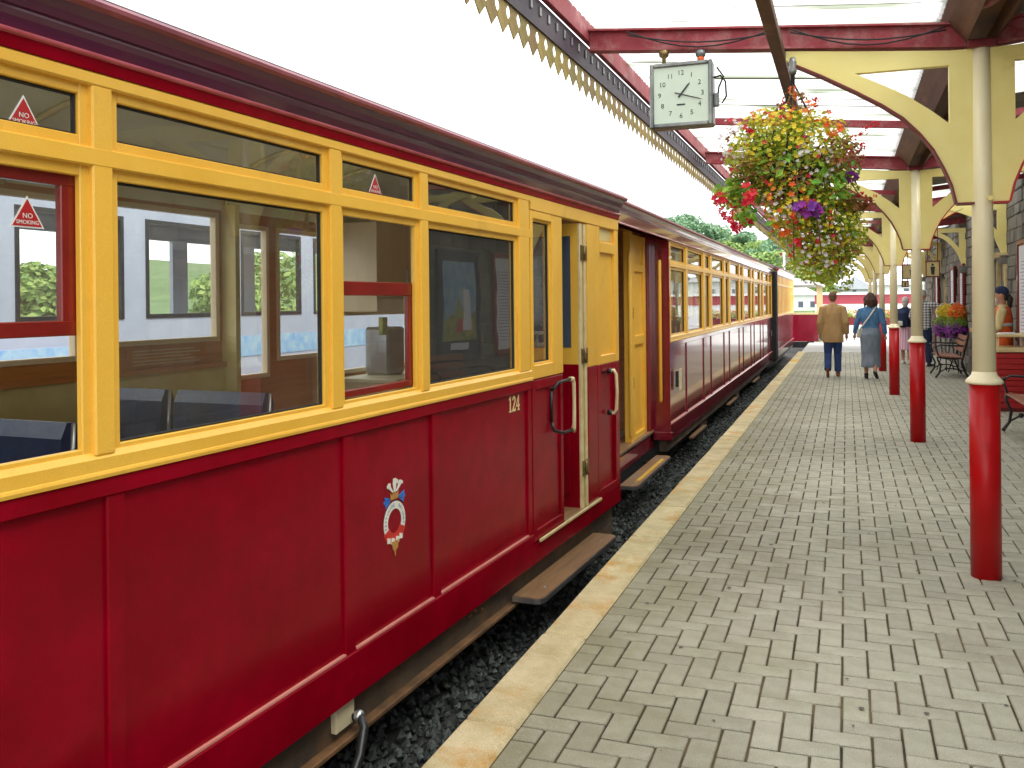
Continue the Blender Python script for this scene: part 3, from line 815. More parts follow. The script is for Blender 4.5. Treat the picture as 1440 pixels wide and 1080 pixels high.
for a, b in ((-1.2, -.26), (-.16, .83), (2.012, 3.03), (3.855, 4.93)): window(C1, a, b, WS, WT)
# drop lights: one half open above, one lowered
def sash(p, y0, y1, z0, z1, wtop, wbot, ws):
    m = MB(); m.box(-.062, -.038, y0, y0 + ws, z0, z1, .003); m.box(-.062, -.038, y1 - ws, y1, z0, z1, .003)
    m.box(-.061, -.036, y0, y1, z0, z0 + wbot, .003); m.box(-.061, -.036, y0, y1, z1 - wtop, z1, .003)
    s = m.build('drop_light', 'sash_red', p)
    pane(s, 'glass', -.05, y0 + ws * .6, y1 - ws * .6, z0 + wbot * .6, z1 - wtop * .6)
    return s
for a, b in ((.93, 1.91), (3.14, 3.75)):
    m = MB(); bead(m, a - .02, b + .02, WS - .02, WT + .02, -.036, -.0145, .034); m.build('window_frame', 'yellow', C1)
sash(C1, .94, 1.905, 1.5, 1.962, .05, .042, .05)
sash(C1, 3.15, 3.742, 1.19, 1.675, .06, .03, .035)
triangle_sign(C1, -.031, 1.74, 2.09, .05); triangle_sign(C1, -.047, 1.76, 1.83, .05); triangle_sign(C1, -.031, 3.42, 2.1, .055)
# number and crest
def digits(mb, y, z, h, x):
    def st(pts): mb.prism([(y + a * h, z + b * h) for a, b in pts], 'x', x, x + .0015)
    st([(-.78, 0), (-.38, 0), (-.38, .09), (-.78, .09)]); st([(-.66, .09), (-.5, .09), (-.5, 1), (-.62, 1), (-.66, .93)]); st([(-.78, .76), (-.66, .8), (-.66, .93), (-.78, .87)])
    pts = [(-.25 + .02, .72)]; o = []; i_ = []
    for k in range(13):
        a = math.pi * (1.0 - k / 12 * 1.25); o.append((.0 + .25 * math.cos(a), .73 + .27 * math.sin(a))); i_.append((.0 + .1 * math.cos(a), .73 + .15 * math.sin(a)))
    for k in range(12): st([o[k], o[k + 1], i_[k + 1], i_[k]])
    st([o[12], (-.06, .14), (-.27, .14), i_[12]]); st([(-.27, 0), (.26, 0), (.26, .16), (-.27, .16)]); st([(.2, .16), (.26, .16), (.26, .28)])
    st([(.56, 0), (.9, 0), (.9, .08), (.56, .08)]); st([(.66, .08), (.8, .08), (.8, 1), (.7, 1), (.66, .95)]); st([(.36, .25), (.92, .25), (.92, .36), (.36, .36)]); st([(.36, .36), (.46, .36), (.7, .84), (.7, 1)])
nm = MB(); digits(nm, 4.875, .935, .092, -.0175); nm.build('number_shade', 'shadowline', C1, (0, .006, -.004))
nm = MB(); digits(nm, 4.875, .935, .092, -.0155); nm.build('carriage_number', 'gold', C1)
cr = link('crest', None, C1, (-.0175, 3.53, .6)); K = .105
def ring(r0, r1, a0, a1, n, x0, x1, ky=1.0, kz=1.0):
    m = MB()
    for i in range(n):
        a, b = a0 + (a1 - a0) * i / n, a0 + (a1 - a0) * (i + 1) / n
        m.prism([(r0 * math.cos(a) * ky, r0 * math.sin(a) * kz), (r1 * math.cos(a) * ky, r1 * math.sin(a) * kz), (r1 * math.cos(b) * ky, r1 * math.sin(b) * kz), (r0 * math.cos(b) * ky, r0 * math.sin(b) * kz)], 'x', x0, x1)
    return m
ring(.058, .092, R(-25), R(205), 26, 0, .002).build('crest_ring', 'crest_white', cr)
ring(.05, .1, R(205), R(335), 14, 0, .0016).build('crest_garter', 'crest_red', cr)
ring(.092, .0955, R(-25), R(205), 26, 0, .001).build('crest_rim', 'shadowline', cr)
tx = MB(); word = 'FESTINIOG  RAILWAY'
for i, ch in enumerate(word):
    if ch == ' ': continue
    a = R(200) - (R(220)) * (i + .5) / len(word)
    text_mesh(ch, .021, .0003, facing_x(.0026, .075 * math.cos(a), .075 * math.sin(a)) @ Matrix.Rotation(a - math.pi / 2, 4, 'Z'), tx)
tx.build('crest_lettering', 'crest_text', cr)
m = MB()
for a in (-.052, -.018, .02, .05): m.prism([(a - .014, -.1 + abs(a) * .3), (a + .012, -.104 + abs(a) * .3), (a + .014, -.078 + abs(a) * .2), (a - .01, -.07 + abs(a) * .2)], 'x', .0018, .0036)
m.build('crest_scroll', 'crest_white', cr)
MB().prism([(-.03, -.085), (-.022, -.12), (-.01, -.128), (0, -.155), (.006, -.128), (.02, -.12), (.028, -.085)], 'x', .002, .0045).build('crest_pendant', 'crest_gold', cr)
m = MB(); m.prism([(-.03, .102), (.03, .102), (.034, .135), (.018, .12), (.008, .138), (0, .122), (-.008, .138), (-.018, .12), (-.034, .135)], 'x', 0, .003); m.build('crest_crown', 'crest_gold', cr)
m = MB()
for a, h, w in ((0, .06, .014), (-.028, .045, .012), (.028, .045, .012)):
    z0 = .134; lean = a * .6
    m.prism([(a * .5 - w * .4, z0), (a * .5 + w * .4, z0), (a + lean + w, z0 + h * .6), (a + lean + w * .7, z0 + h), (a + lean - w * .7, z0 + h), (a + lean - w, z0 + h * .6)], 'x', .001, .004)
    s = 1 if a >= 0 else -1
    m.prism([(a + lean + s * w * .4, z0 + h), (a + lean + s * w * 1.9, z0 + h * .82), (a + lean + s * w * 1.7, z0 + h * .55), (a + lean + s * w * 1.1, z0 + h * .6)], 'x', .0035, .006)
m.build('crest_feathers', 'crest_white', cr)
m = MB()
for s in (-1, 1):
    for dz, L in ((.0, .058), (.018, .05), (-.018, .045)):
        m.prism([(s * .034, .105 + dz * .2), (s * (.034 + L), .1 + dz + .008), (s * (.034 + L * .9), .1 + dz - .008)], 'x', .0, .003 + abs(dz) * .05)
m.build('crest_ribbon', 'blue_ribbon', cr)
# closed door leaf with its tall window
d1 = bx('door', 'red', C1, -.045, -.016, 5.13, 5.675, .086, 1.094)
for a, b, c_, d in ((5.132, 5.19, .087, 1.093), (5.625, 5.674, .087, 1.093), (5.19, 5.625, 1.03, 1.093), (5.19, 5.625, .087, .16)):
    bx('door_stile', 'red', d1, -.03, -.002, a, b, c_, d, .004)
for a, b, c_, d in ((5.125, 5.165, 1.1, 2.15), (5.49, 5.68, 1.1, 2.15), (5.165, 5.49, 1.1, 1.185), (5.165, 5.49, 2.1, 2.15)):
    bx('door_frame', 'yellow', d1, -.045, .0005 if c_ > 2 or b - a > .3 else -.001, a, b, c_, d, .004)
window(C1, 5.168, 5.487, 1.185, 2.1)
hb = MB(); hb.tube([(-.01, 5.47, 1.0), (.02, 5.46, 1.02), (.03, 5.5, 1.05), (.055, 5.66, 1.06)], .011, 8); hb.tube([(-.01, 5.47, .8), (.01, 5.465, .74), (.04, 5.55, .715), (.06, 5.67, .72)], .011, 8); hb.tube([(-.008, 5.468, 1.0), (-.006, 5.466, .8)], .011, 8)
h = hb.build('door_handle', 'black', d1)
MB().tube([(.055, 5.655, 1.062), (.062, 5.69, 1.06), (.064, 5.705, 1.03), (.066, 5.705, .9), (.064, 5.705, .76), (.062, 5.7, .73), (.058, 5.72, .70)], [.016, .016, .0135, .0125, .0135, .016, .012], 8).build('handle_grip', 'ivory', h)
# folded leaf pair standing in the opening
for k, (ya, yb, xi) in enumerate(((6.045, 6.09, -.52), (6.135, 6.18, -.5))):
    lf = bx('folding_door', 'red', C1, xi, -.02, ya, yb, .1, 1.13)
    bx('leaf_upper', 'yellow', lf, xi, -.021, ya + .001, yb - .001, 1.13, 2.14)
    bx('leaf_edge', 'cream_edge', lf, -.021, -.002, ya - .002, yb + .002, .1, 2.139, .003)
    if k == 0:
        bx('leaf_window', 'pane_dark', lf, xi + .08, -.075, ya - .002, ya + .004, 1.25, 2.05)
        bx('leaf_panel', 'red', lf, xi + .07, -.09, ya - .012, ya + .001, .2, 1.04, .003)
for z in (1.93, 1.19, .385):
    hg = MB().box(-.002, .006, 6.05, 6.18, z - .055, z + .055, .003).build('hinge', 'brass', C1)
    MB().tube([(.008, 6.112, z - .05), (.008, 6.112, z + .05)], .012, 8).build('hinge_pin', 'brass', hg)
m = MB(); m.box(-.05, -.002, 6.2, 6.42, .1, 1.1, .004); m.build('door_jamb', 'red', C1)
bx('door_pillar', 'yellow', C1, -.05, -.001, 6.2, 6.42, 1.1, 2.15, .004)
bx('sill_board', 'stepwood', C1, -.34, .004, 5.68, 6.42, .079, .104, .004); bx('sill_nosing', 'cream_edge', C1, .0045, .018, 5.2, 6.44, .08, .1, .003)
bx('side_panel', 'red', C1, -.045, -.026, 6.42, Y1c - .002, .14, ZS); bx('side_panel', 'yellow', C1, -.045, -.026, 6.42, Y1c - .002, ZS, 2.15)
for a, b in ((6.421, 6.5), (6.88, Y1c)):
    bx('batten', 'red', C1, -.045, -.001, a, b, .078, ZS, .004); bx('window_pillar', 'yellow', C1, -.045, -.0005, a, b, ZS, 2.151, .004)
bx('bottom_rail', 'red', C1, -.045, .0, 6.42, Y1c, .077, .152, .004)
for a, b in ((ZS, 1.165), (1.955, 2.035)): bx('panel_rail', 'yellow', C1, -.045, .0005, 6.5, 6.88, a, b, .004)
bx('panel_rail', 'red', C1, -.045, -.0008, 6.5, 6.88, 1.04, ZS - .001, .004)
bx('toplight_pane', 'olive', C1, -.0255, -.024, 6.53, 6.85, 2.05, 2.145)
grab_handle(C1, 6.7, .71, 1.035)
# underframe
bx('solebar', 'sole', C1, -.12, -.06, Y0c, Y1c - .05, -.2, ZB - .001); bx('solebar_flange', 'rust', C1, -.12, -.015, Y0c, 5.0, -.222, -.2, .003)
for yy in (4.35, 4.5, 4.42, 2.1, 6.6, 6.7): MB().ball((-.058, yy, -.12 + (yy % .3) * .1), .013, n=8, m=5).build('rivet', 'rust', C1)
bx('hose_bracket', 'plate', C1, -.058, -.03, 3.09, 3.22, -.16, ZB - .002, .003)
hs = MB().tube([(-.03, 3.21, -.14), (-.005, 3.22, -.13), (.03, 3.2, -.17), (.06, 3.12, -.24), (.08, 3.0, -.33), (.08, 2.85, -.37)], .019, 10).build('brake_hose', 'black', C1)
MB().ball((-.01, 3.22, -.135), .026, n=10, m=6).build('hose_union', 'steel', hs)
step_board(C1, 4.86, 6.36, -.03, .155, -.15)
bx('step_hanger', 'sole', C1, -.1, -.055, 5.2, 6.9, -.32, -.205)
bx('underframe_blocker', 'black', C1, -1.5, -.3, Y0c, Y1c - .1, -.47, -.06)  # solid box added to block light coming under from the far side
bx('shade_panel', 'shade_black', C1, -.66, -.07, 5.03, 5.07, .08, 2.3)  # near-black panel added as interior shade, so window reflections stand out
# interior
bx('floor', 'lino', C1, -CW + .05, -.06, Y0c + .05, Y1c - .05, .04, .078)
ceiling(C1, Y0c + .05, Y1c - .05, (-1.2, 0, 1.0, 2.0, 3.0, 4.48, 5.3))
far_wall(C1, Y0c, Y1c, [(-1.2, -.3, 1.3, 2.06), (-.1, .8, 1.3, 2.06), (1.0, 2.05, 1.3, 2.1), (2.12, 3.42, 1.3, 2.14), (3.5, 4.43, 1.36, 2.15), (4.53, 4.9, 1.1, 2.1), (4.98, 5.57, 1.2, 2.1), (5.66, 6.9, 1.05, 1.52)])  # last opening, behind the buffet, is added to bring in daylight
bx('dado', 'olive', C1, -CW + .05, -CW + .06, Y0c + .1, 4.5, .1, 1.2); bx('dado_rail', 'wood', C1, -CW + .05, -CW + .085, Y0c + .1, 4.5, 1.2, 1.23)
bx('notice', 'wood', C1, -CW + .052, -CW + .056, 3.72, 4.3, 1.235, 1.345)
nt = MB()
for q in range(5): nt.box(-CW + .0565, -CW + .058, 3.76, 4.26 - (q % 3) * .04, 1.25 + q * .019, 1.257 + q * .019)
nt.build('notice_lines', 'plate', C1)
# end bulkhead, partition with an arched head
bx('bulkhead', 'wood', C1, -CW + .05, -.06, Y1c - .05, Y1c - .02, .08, 2.4)
m = MB(); m.box(-CW + .05, -CW + .16, 4.46, 4.5, .08, 2.2); m.build('partition', 'olive', C1)
hd = [(-CW + .16, 1.85), (-CW + .2, 2.05), (-CW + .32, 2.22), (-CW + .52, 2.34), (-CW + .9, 2.42)]
for yr in (2.3, 3.35): seat_row(C1, yr, ((-1.72, -1.2), (-1.14, -.6)), .5)
seat_row(C1, .9, ((-1.72, -1.2), (-1.14, -.6)), .5)
tb_ = bx('table', 'cupboard', C1, -1.75, -.9, 3.95, 4.4, .84, .87, .008); bx('table_leg', 'wood', tb_, -1.2, -1.12, 4.12, 4.2, .08, .84)
cu_ = bx('buffet_unit', 'cupboard', C1, -1.8, -1.28, 5.62, 6.9, .08, 1.0, .004)
bx('worktop', 'plate', cu_, -1.8, -1.25, 5.6, 6.92, 1.0, 1.03, .004); bx('wall_cupboard', 'cupboard', cu_, -1.8, -1.42, 5.62, 6.9, 1.52, 2.18, .004)
for yy in (6.05, 6.5):
    bx('cupboard_gap', 'wood', cu_, -1.4205, -1.419, yy - .002, yy + .002, 1.53, 2.17); bx('cupboard_gap', 'wood', cu_, -1.281, -1.2785, yy - .002, yy + .002, .1, .99)
    MB().tube([(-1.42, yy - .05, 1.62), (-1.39, yy - .05, 1.63), (-1.39, yy - .05, 1.83), (-1.42, yy - .05, 1.84)], .006, 6).build('cupboard_handle', 'steel', cu_)
    MB().tube([(-1.28, yy - .05, .62), (-1.25, yy - .05, .63), (-1.25, yy - .05, .83), (-1.28, yy - .05, .84)], .006, 6).build('cupboard_handle', 'steel', cu_)
bx('water_heater', 'steel', cu_, -1.72, -1.5, 5.9, 6.15, 1.03, 1.4, .02); bx('switch_box', 'poster_green', cu_, -1.42, -1.38, 5.63, 5.7, 1.35, 1.48, .006)
bx('fridge', 'white', C1, -1.8, -1.25, 4.95 + .62, 5.6, .08, .6)

# ---- carriage builder for the ones behind
def carriage(label, loc, y0, y1, vest, battens, red, yellow, detail=True, zc=ZC + .075, tt=TT + .055):
    p = thing('railway_carriage', label, 'carriage', loc, 0, 'carriages of the train at the platform')
    ys = y0 + vest
    lower_side(p, ys, y1, [(b, .028) for b in battens], red)
    edges = [ys] + battens + [y1]; wins = []; pil = []
    prev = ys
    for a, b in zip(edges[:-1], edges[1:]):
        w = b - a; e = .085 if w > 1 else .14
        w0, w1 = a + e, b - e; pil.append((prev, w0)); wins.append((w0, w1)); prev = w1
    pil.append((prev, y1))
    upper_side(p, ys, y1, pil, yellow, zc, tt)
    for a, b in wins:
        window(p, a, b, WS, WT, w=.02, mat=yellow); window(p, a, b, TB, tt, w=.02, mat=yellow)
    cornice(p, y0, y1, red, zc, 2.475, red); roof(p, y0, y1, 2.482, .23)
    bx('solebar', 'sole', p, -.14, -.05, ys, y1 - .05, -.17, ZB - .001); bx('underframe_blocker', 'black', p, -1.5, -.32, y0 + .1, y1 - .1, -.46, -.06); bx('floor', 'lino', p, -CW + .05, -.2, y0 + .03, y1 - .05, .03, .055)  # black box below the floor is added to stop light passing underneath
    ops = []; yy = ys + .3
    while yy + 1.3 < y1: ops.append((yy, yy + 1.05, 1.17, 2.05)); yy += 1.4
    far_wall(p, y0, y1, ops, red, 'olive'); ceiling(p, ys + .05, y1 - .05, [])
    if vest > 1: bx('vestibule_ceiling', 'wood', p, -CW + .05, -.06, y0 + .02, ys + .04, 2.39, 2.41)
    bx('end_wall', red, p, -CW + .02, -.061, y1 - .04, y1 - .01, ZB, 2.42)
    return p
B2 = [11.29, 12.74, 13.48, 14.99, 15.72, 17.2, 17.93, 19.4, 20.12, 21.6, 22.35, 23.85]
C2 = carriage('second carriage, maroon and yellow, with recessed end door and yellow handrails', (-1.93, 0, 0), 7.62, 24.95, 2.5, B2, 'red_dark', 'yellow')
bx('end_face', 'red_dark', C2, -.24, .0, 10.085, 10.121, ZB, zc_ := 2.38, .004)
bx('corner_plinth', 'red_dark', C2, -.25, .016, 10.075, 10.135, -.03, .06, .004)
def pole(p, x, y, z0, z1, mat='yellow', br=()):
    h = MB().tube([(x, y, z0), (x, y, z0 + .02), (x, y, z1 - .02), (x, y, z1)], [.012, .021, .021, .012], 8).build('handrail', mat, p)
    for z in br: MB().tube([(x - .02, y + .06, z), (x, y, z)], .009, 6).build('rail_bracket', 'steel', h)
pole(C2, -.1, 10.03, .41, 2.05, br=(1.72, .75)); pole(C2, -.21, 9.0, .15, 2.1, br=(1.0,))
# recessed door, frames and vestibule
d2 = bx('end_door', 'yellow', C2, -.3, -.262, 9.22, 9.9, .06, 2.3)
for a, b, c_, d in ((9.222, 9.34, .062, 2.298), (9.8, 9.9, .062, 2.298), (9.34, 9.8, 1.1, 1.2), (9.34, 9.8, .062, .14), (9.34, 9.8, 1.9, 1.98), (9.34, 9.8, 2.2, 2.297)):
    bx('door_stile', 'yellow', d2, -.27, -.235, a, b, c_, d, .005)
for z in (1.45, .7): bx('hinge', 'brass', d2, -.236, -.228, 9.2, 9.26, z - .06, z + .06, .003)
bx('door_post', 'yellow', C2, -.3, -.22, 9.1, 9.2, .05, 2.32, .005); bx('door_post', 'red_dark', C2, -.3, -.2, 9.92, 10.084, ZB, 2.38, .004)
bx('sill_board', 'stepwood', C2, -.42, -.19, 7.64, 10.07, .055, .085, .004); bx('sill_plate', 'red_dark', C2, -.24, -.2, 7.64, 10.074, -.12, .05, .004)
bx('vestibule_wall', 'wood', C2, -CW + .05, -.3, 10.1, 10.14, .06, 2.4); bx('vestibule_post', 'red_dark', C2, -.34, -.26, 7.64, 7.74, ZB, 2.38, .004)
bx('door_lintel', 'red_dark', C2, -.3, -.22, 7.62, 10.08, 2.32, 2.42)
step_board(C2, 8.05, 9.75, -.1, .065, -.15); bx('step_grip', 'coping_yellow', C2, .0, .04, 8.3, 9.5, -.1495, -.146)
bx('underframe', 'black', C2, -.5, -.2, 7.7, 10.2, -.3, -.125)
bx('data_box', 'black', C2, .0, .03, 10.42, 10.5, .55, .74, .004); pl = bx('data_plate', 'plate', C2, .03, .036, 10.48, 10.66, .5, .76, .003)
bx('data_box', 'black', C2, .0, .03, 24.3, 24.4, .6, .74, .004)
for yy, dx in ((13.2, .0), (17.5, 0), (21.9, 0)): bx('axle_box', 'sole', C2, -.3, -.1, yy - .3, yy + .3, -.36, -.18, .01)
for yy in (11.6, 15.4, 19.8): bx('foot_rail', 'rust', C2, -.05, .01, yy, yy + 1.2, -.24, -.22)
for q in range(6): seat_row(C2, 11.6 + q * 2.1, ((-1.7, -1.2), (-1.12, -.6)), .5)
# corridor connection and rain pipe between first and second carriage
gw = MB()
for q in range(7): gw.box(-1.5, -.42, 7.0 + q * .088, 7.05 + q * .088, .1, 2.3, .02)
gw.build('corridor_bellows', 'blackmat', C2)
MB().tube([(.02, 7.5, 2.4), (.03, 7.35, 2.38), (.0, 7.22, 2.28), (-.1, 7.1, 2.14), (-.2, 7.05, 2.1)], .02, 8).build('rain_pipe', 'pipe', C2)
bx('end_beam', 'red_dark', C2, -CW + .02, -.03, 7.56, 7.62, 2.0, 2.46); bx('roof_apron', 'slate', C2, -1.5, -.06, 7.0, 7.62, 2.42, 2.47)

C3 = carriage('third carriage, maroon and yellow, far down the platform', (-1.83, 0, 0), 25.6, 33.6, .05, [26.3, 26.9, 27.5, 28.1, 28.7, 29.3, 29.9, 30.5, 31.1, 31.7, 32.3, 32.9], 'red_dark', 'yellow')
gw = MB()
for q in range(6): gw.box(-1.5, .01, 25.0 + q * .1, 25.06 + q * .1, -.1, 2.35, .015)
gw.build('corridor_bellows', 'blackmat', C3)
# end of the last vehicle, turned towards the platform
C4 = thing('railway_carriage', 'open sided cream and maroon vehicle end at the end of the train', 'carriage', (-1.02, 35.6, 0), 0, 'carriages of the train at the platform')
bx('end_panel', 'red_dark', C4, -1.8, 0, 0, .05, -.06, .98, .005); bx('end_rail', 'cream_edge', C4, -1.8, .01, -.01, .06, .98, 1.05, .005)
for x in (-1.8, -1.0, -.06): bx('end_post', 'cream_edge', C4, x, x + .06, 0.002, .06, 1.05, 2.12)
bx('side_panel', 'red_dark', C4, -.05, -.01, .06, 7, -.06, .98); bx('side_rail', 'cream_edge', C4, -.06, .005, .062, 7, .98, 1.05)
for q in range(6): bx('side_post', 'cream_edge', C4, -.06, -.005, 1.1 + q * 1.15, 1.16 + q * 1.15, 1.05, 2.12)
m = MB(); m.prism([(-1.95, 2.12), (.12, 2.12), (.12, 2.19), (-.9, 2.42), (-1.95, 2.19)], 'y', -.25, 7.2); m.build('roof', 'bwhite', C4)
bx('buffer_beam', 'black', C4, -1.6, -.2, -.04, .0, -.3, -.065)
# ------------------------------------------------------------------ station building behind the platform
WX = 2.42
sb = thing('station_building', 'grey stone station building along the back of the platform', 'building', (0, 0, 0))
ops = [(3.6, 4.7, .85, 2.15, 'w'), (7.4, 8.4, 0, 2.15, 'd'), (15.9, 16.9, .85, 2.2, 'w'), (18.0, 19.0, 0, 2.2, 'd'), (24.6, 25.6, .85, 2.2, 'w'), (27.2, 28.2, 0, 2.2, 'd')]
wall_open(WX, WX + .5, -3, 31, -.2, 3.5, [o[:4] for o in ops]).build('wall_core', 'mortar', sb)
blocks = []
z = 0.0
while z < 3.35:
    h = random.choice((.16, .2, .24)); yy = -3 + random.uniform(0, .2)
    while yy < 31:
        L = random.uniform(.22, .52); a, b = yy, min(yy + L, 31)
        cut = False
        for o in ops:
            if z + h > o[2] - .01 and z < o[3] + .12 and b > o[0] - .06 and a < o[1] + .06:
                cut = True
                if a < o[0] - .14: blocks.append((a, o[0] - .08, z, z + h))
                yy = max(yy, o[1] + .08) if b > o[1] else b
                break
        if not cut:
            blocks.append((a, b, z, z + h)); yy = b
        else: yy = max(yy, min(b, o[1] + .08)) if yy <= a else yy
    z += h
def brank(q):
    d = in_view(WX, (q[0] + q[1]) / 2, (q[2] + q[3]) / 2, .02)
    return d if d else 1e5 + q[0]
blocks.sort(key=brank)
def stone(m, q):
    a, b, c_, d = q; g_ = .008; pr = random.uniform(.01, .04)
    s = MB().box(WX - pr, WX + .02, a + g_, b - g_, c_ + g_, d - g_, .012)
    m.add([(x, y + random.uniform(-.004, .004), zz + random.uniform(-.004, .004)) for x, y, zz in s.v], s.f)
for q in blocks[:260]:
    m = MB(); stone(m, q); m.build('stone_block', 'stone', sb)
m = MB()
for q in blocks[260:]: stone(m, q)
m.build('stone_field', 'stone', sb, kind='stuff')
for a, b, c_, d, t in ops:
    f = MB(); bead(f, a, b, c_, d, WX + .03, WX + .14, .07); fr = f.build('window' if t == 'w' else 'door', 'cream_edge' if t == 'w' else 'maroon', sb)
    if t == 'w':
        pane(fr, 'pane_dark', WX + .09, a + .06, b - .06, c_ + .06, d - .06)
        bx('glazing_bar', 'cream_edge', fr, WX + .06, WX + .1, (a + b) / 2 - .02, (a + b) / 2 + .02, c_ + .06, d - .06)
        bx('sill', 'stone', fr, WX - .07, WX + .1, a - .08, b + .08, c_ - .09, c_ - .002, .008)
    else:
        bx('door_leaf', 'sash_red', fr, WX + .08, WX + .12, a + .06, b - .06, c_ + .01, d - .06)
        for q in range(2): bx('door_panel', 'sash_red', fr, WX + .06, WX + .082, a + .18, b - .18, .2 + q * .95, .95 + q * .95, .01)
    bx('lintel', 'stone', sb, WX - .045, WX + .1, a - .15, b + .15, d + .002, d + .2, .01)
# timber brackets on the wall, opposite the columns
for yc in cols_y[1:] + [.53 + 5]:
    m = MB()
    q = [(2.4, 2.25), (2.4, 3.05), (1.55, 3.05), (1.55, 2.99), (1.75, 2.93), (1.95, 2.84), (2.1, 2.72), (2.22, 2.55), (2.3, 2.35), (2.33, 2.25)]
    hole_ = None
    arc = q[3:]
    tp = [(1.55, 3.05), (1.75, 3.05), (1.95, 3.05), (2.1, 3.05), (2.22, 3.05)]
    inner = [(1.9, 2.96), (2.0, 2.91), (2.13, 2.81), (2.27, 2.62)]
    m.prism([(1.55, 3.05), (1.55, 2.99), (1.75, 2.93), (1.95, 2.84), inner[0], (2.27, 2.96), (2.4, 2.97), (2.4, 3.05)], 'y', yc - .04, yc + .04)
    m.prism([(1.95, 2.84), (2.1, 2.72), (2.22, 2.55), inner[3], inner[2], inner[1], inner[0]], 'y', yc - .0395, yc + .0395)
    m.prism([(2.27, 2.96), inner[3], (2.22, 2.55), (2.3, 2.35), (2.33, 2.25), (2.4, 2.25), (2.4, 2.97)], 'y', yc - .039, yc + .039)
    b = m.build('wall_bracket', 'brk_yellow', sb)
    bx('corbel', 'stone', b, 2.28, 2.42, yc - .09, yc + .09, 2.1, 2.248, .01)

def notice_board(label, y0, y1, z0, z1, frame='maroon', sheet='paper', pic=None):
    t = thing('notice_board', label, 'notice board', (WX - .045, (y0 + y1) / 2, z0), 0, 'boards on the station wall')
    w, h = y1 - y0, z1 - z0
    bx('backing', frame, t, -.03, 0, -w / 2, w / 2, 0, h, .006)
    m = MB(); bead(m, -w / 2, w / 2, 0, h, -.055, -.028, .06); m.build('board_frame', frame, t)
    bx('sheet', sheet, t, -.036, -.031, -w / 2 + .08, w / 2 - .08, .1, h - .08)
    if pic: pic(t, w, h)
    else:
        m = MB()
        for q in range(int((h - .5) / .05)): m.box(-.0375, -.0365, -w / 2 + .14, w / 2 - .14 - random.uniform(0, .15), .25 + q * .05, .262 + q * .05)
        m.build('print', 'ink', t)
    return t
def pic(t, w, h):
    bx('picture', 'poster_sky', t, -.0385, -.037, -w / 2 + .16, w / 2 - .16, .3, h - .16)
    m = MB(); m.prism([(-w / 2 + .17, .3), (w / 2 - .17, .3), (w / 2 - .17, .75), (.15, .6), (0, .95), (-.1, .7), (-w / 2 + .17, .62)], 'x', -.0395, -.0388); m.build('landscape', 'poster_green', t)
    bx('engine_front', 'crest_red', t, -.0405, -.0398, -.06, .12, .42, .62); bx('caption', 'paper', t, -.0385, -.037, -.22, .28, .16, .26)
    bx('leaflet', 'paper', t, -.042, -.0408, .12, .3, .45, 1.05)
notice_board('tall navy poster board with a blue landscape picture on the stone wall', 11.0, 12.25, .72, 2.35, 'poster_navy', 'poster_navy', pic)
notice_board('red framed poster board at the right edge beside the kiosk', 12.75, 14.2, .72, 2.38, 'sash_red')
notice_board('tall white notice board right of the flower stands, nearer of two', 20.45, 21.15, .85, 2.3)
notice_board('tall white notice board left of its twin, farther along the wall', 22.1, 22.9, .85, 2.3)
notice_board('narrow white notice board farthest along the wall', 25.9, 26.6, .9, 2.25, 'sash_red')

# ------------------------------------------------------------------ benches
def bench(label, x, y0, y1):
    t = thing('platform_bench', label, 'bench', (x, y0, 0), 0, 'slatted benches against the station wall'); L = y1 - y0
    for yy in (.08, L - .08):
        m = MB(); r = .017
        m.tube([(-.04, yy, .015), (-.02, yy, .05), (.03, yy, .12), (.05, yy, .25), (.0, yy, .36), (-.01, yy, .43)], [.022, .02, r, r, r, r], 8)
        m.tube([(.55, yy, .015), (.53, yy, .06), (.47, yy, .15), (.42, yy, .3), (.45, yy, .42), (.5, yy, .62), (.55, yy, .86)], [.022, .02, r, r, r, r, .014], 8)
        m.tube([(-.01, yy, .42), (.12, yy, .4), (.3, yy, .385), (.45, yy, .41)], r, 8)
        m.tube([(.03, yy, .13), (.15, yy, .2), (.3, yy, .2), (.47, yy, .15)], .013, 6)
        m.tube([(.02, yy, .43), (-.01, yy, .52), (-.03, yy, .62), (.05, yy, .66), (.25, yy, .645), (.5, yy, .64)], .015, 8)
        m.ball((-.03, yy, .62), .026, n=8, m=6); m.ball((.15, yy, .2), .03, .015, .03, n=8, m=6)
        m.build('bench_end', 'black', t)
    for q in range(6): MB().box(0, .066, 0, L, 0, .024, .005).build('seat_slat', 'slat', t, (.0 + q * .075, 0, .425 - q * .004 + (.008 if q == 0 else 0)))
    for q in range(3):
        o = MB().box(0, .022, 0, L, 0, .09, .005).build('back_slat', 'slat', t, (.43 + q * .03, 0, .52 + q * .115)); o.rotation_euler.y = .22
    return t
bench('slatted wooden bench with black iron ends at the right edge', 1.76, 10.0, 11.58)
bench('short slatted bench with black iron ends in front of the flower stands', 1.68, 18.7, 20.0)

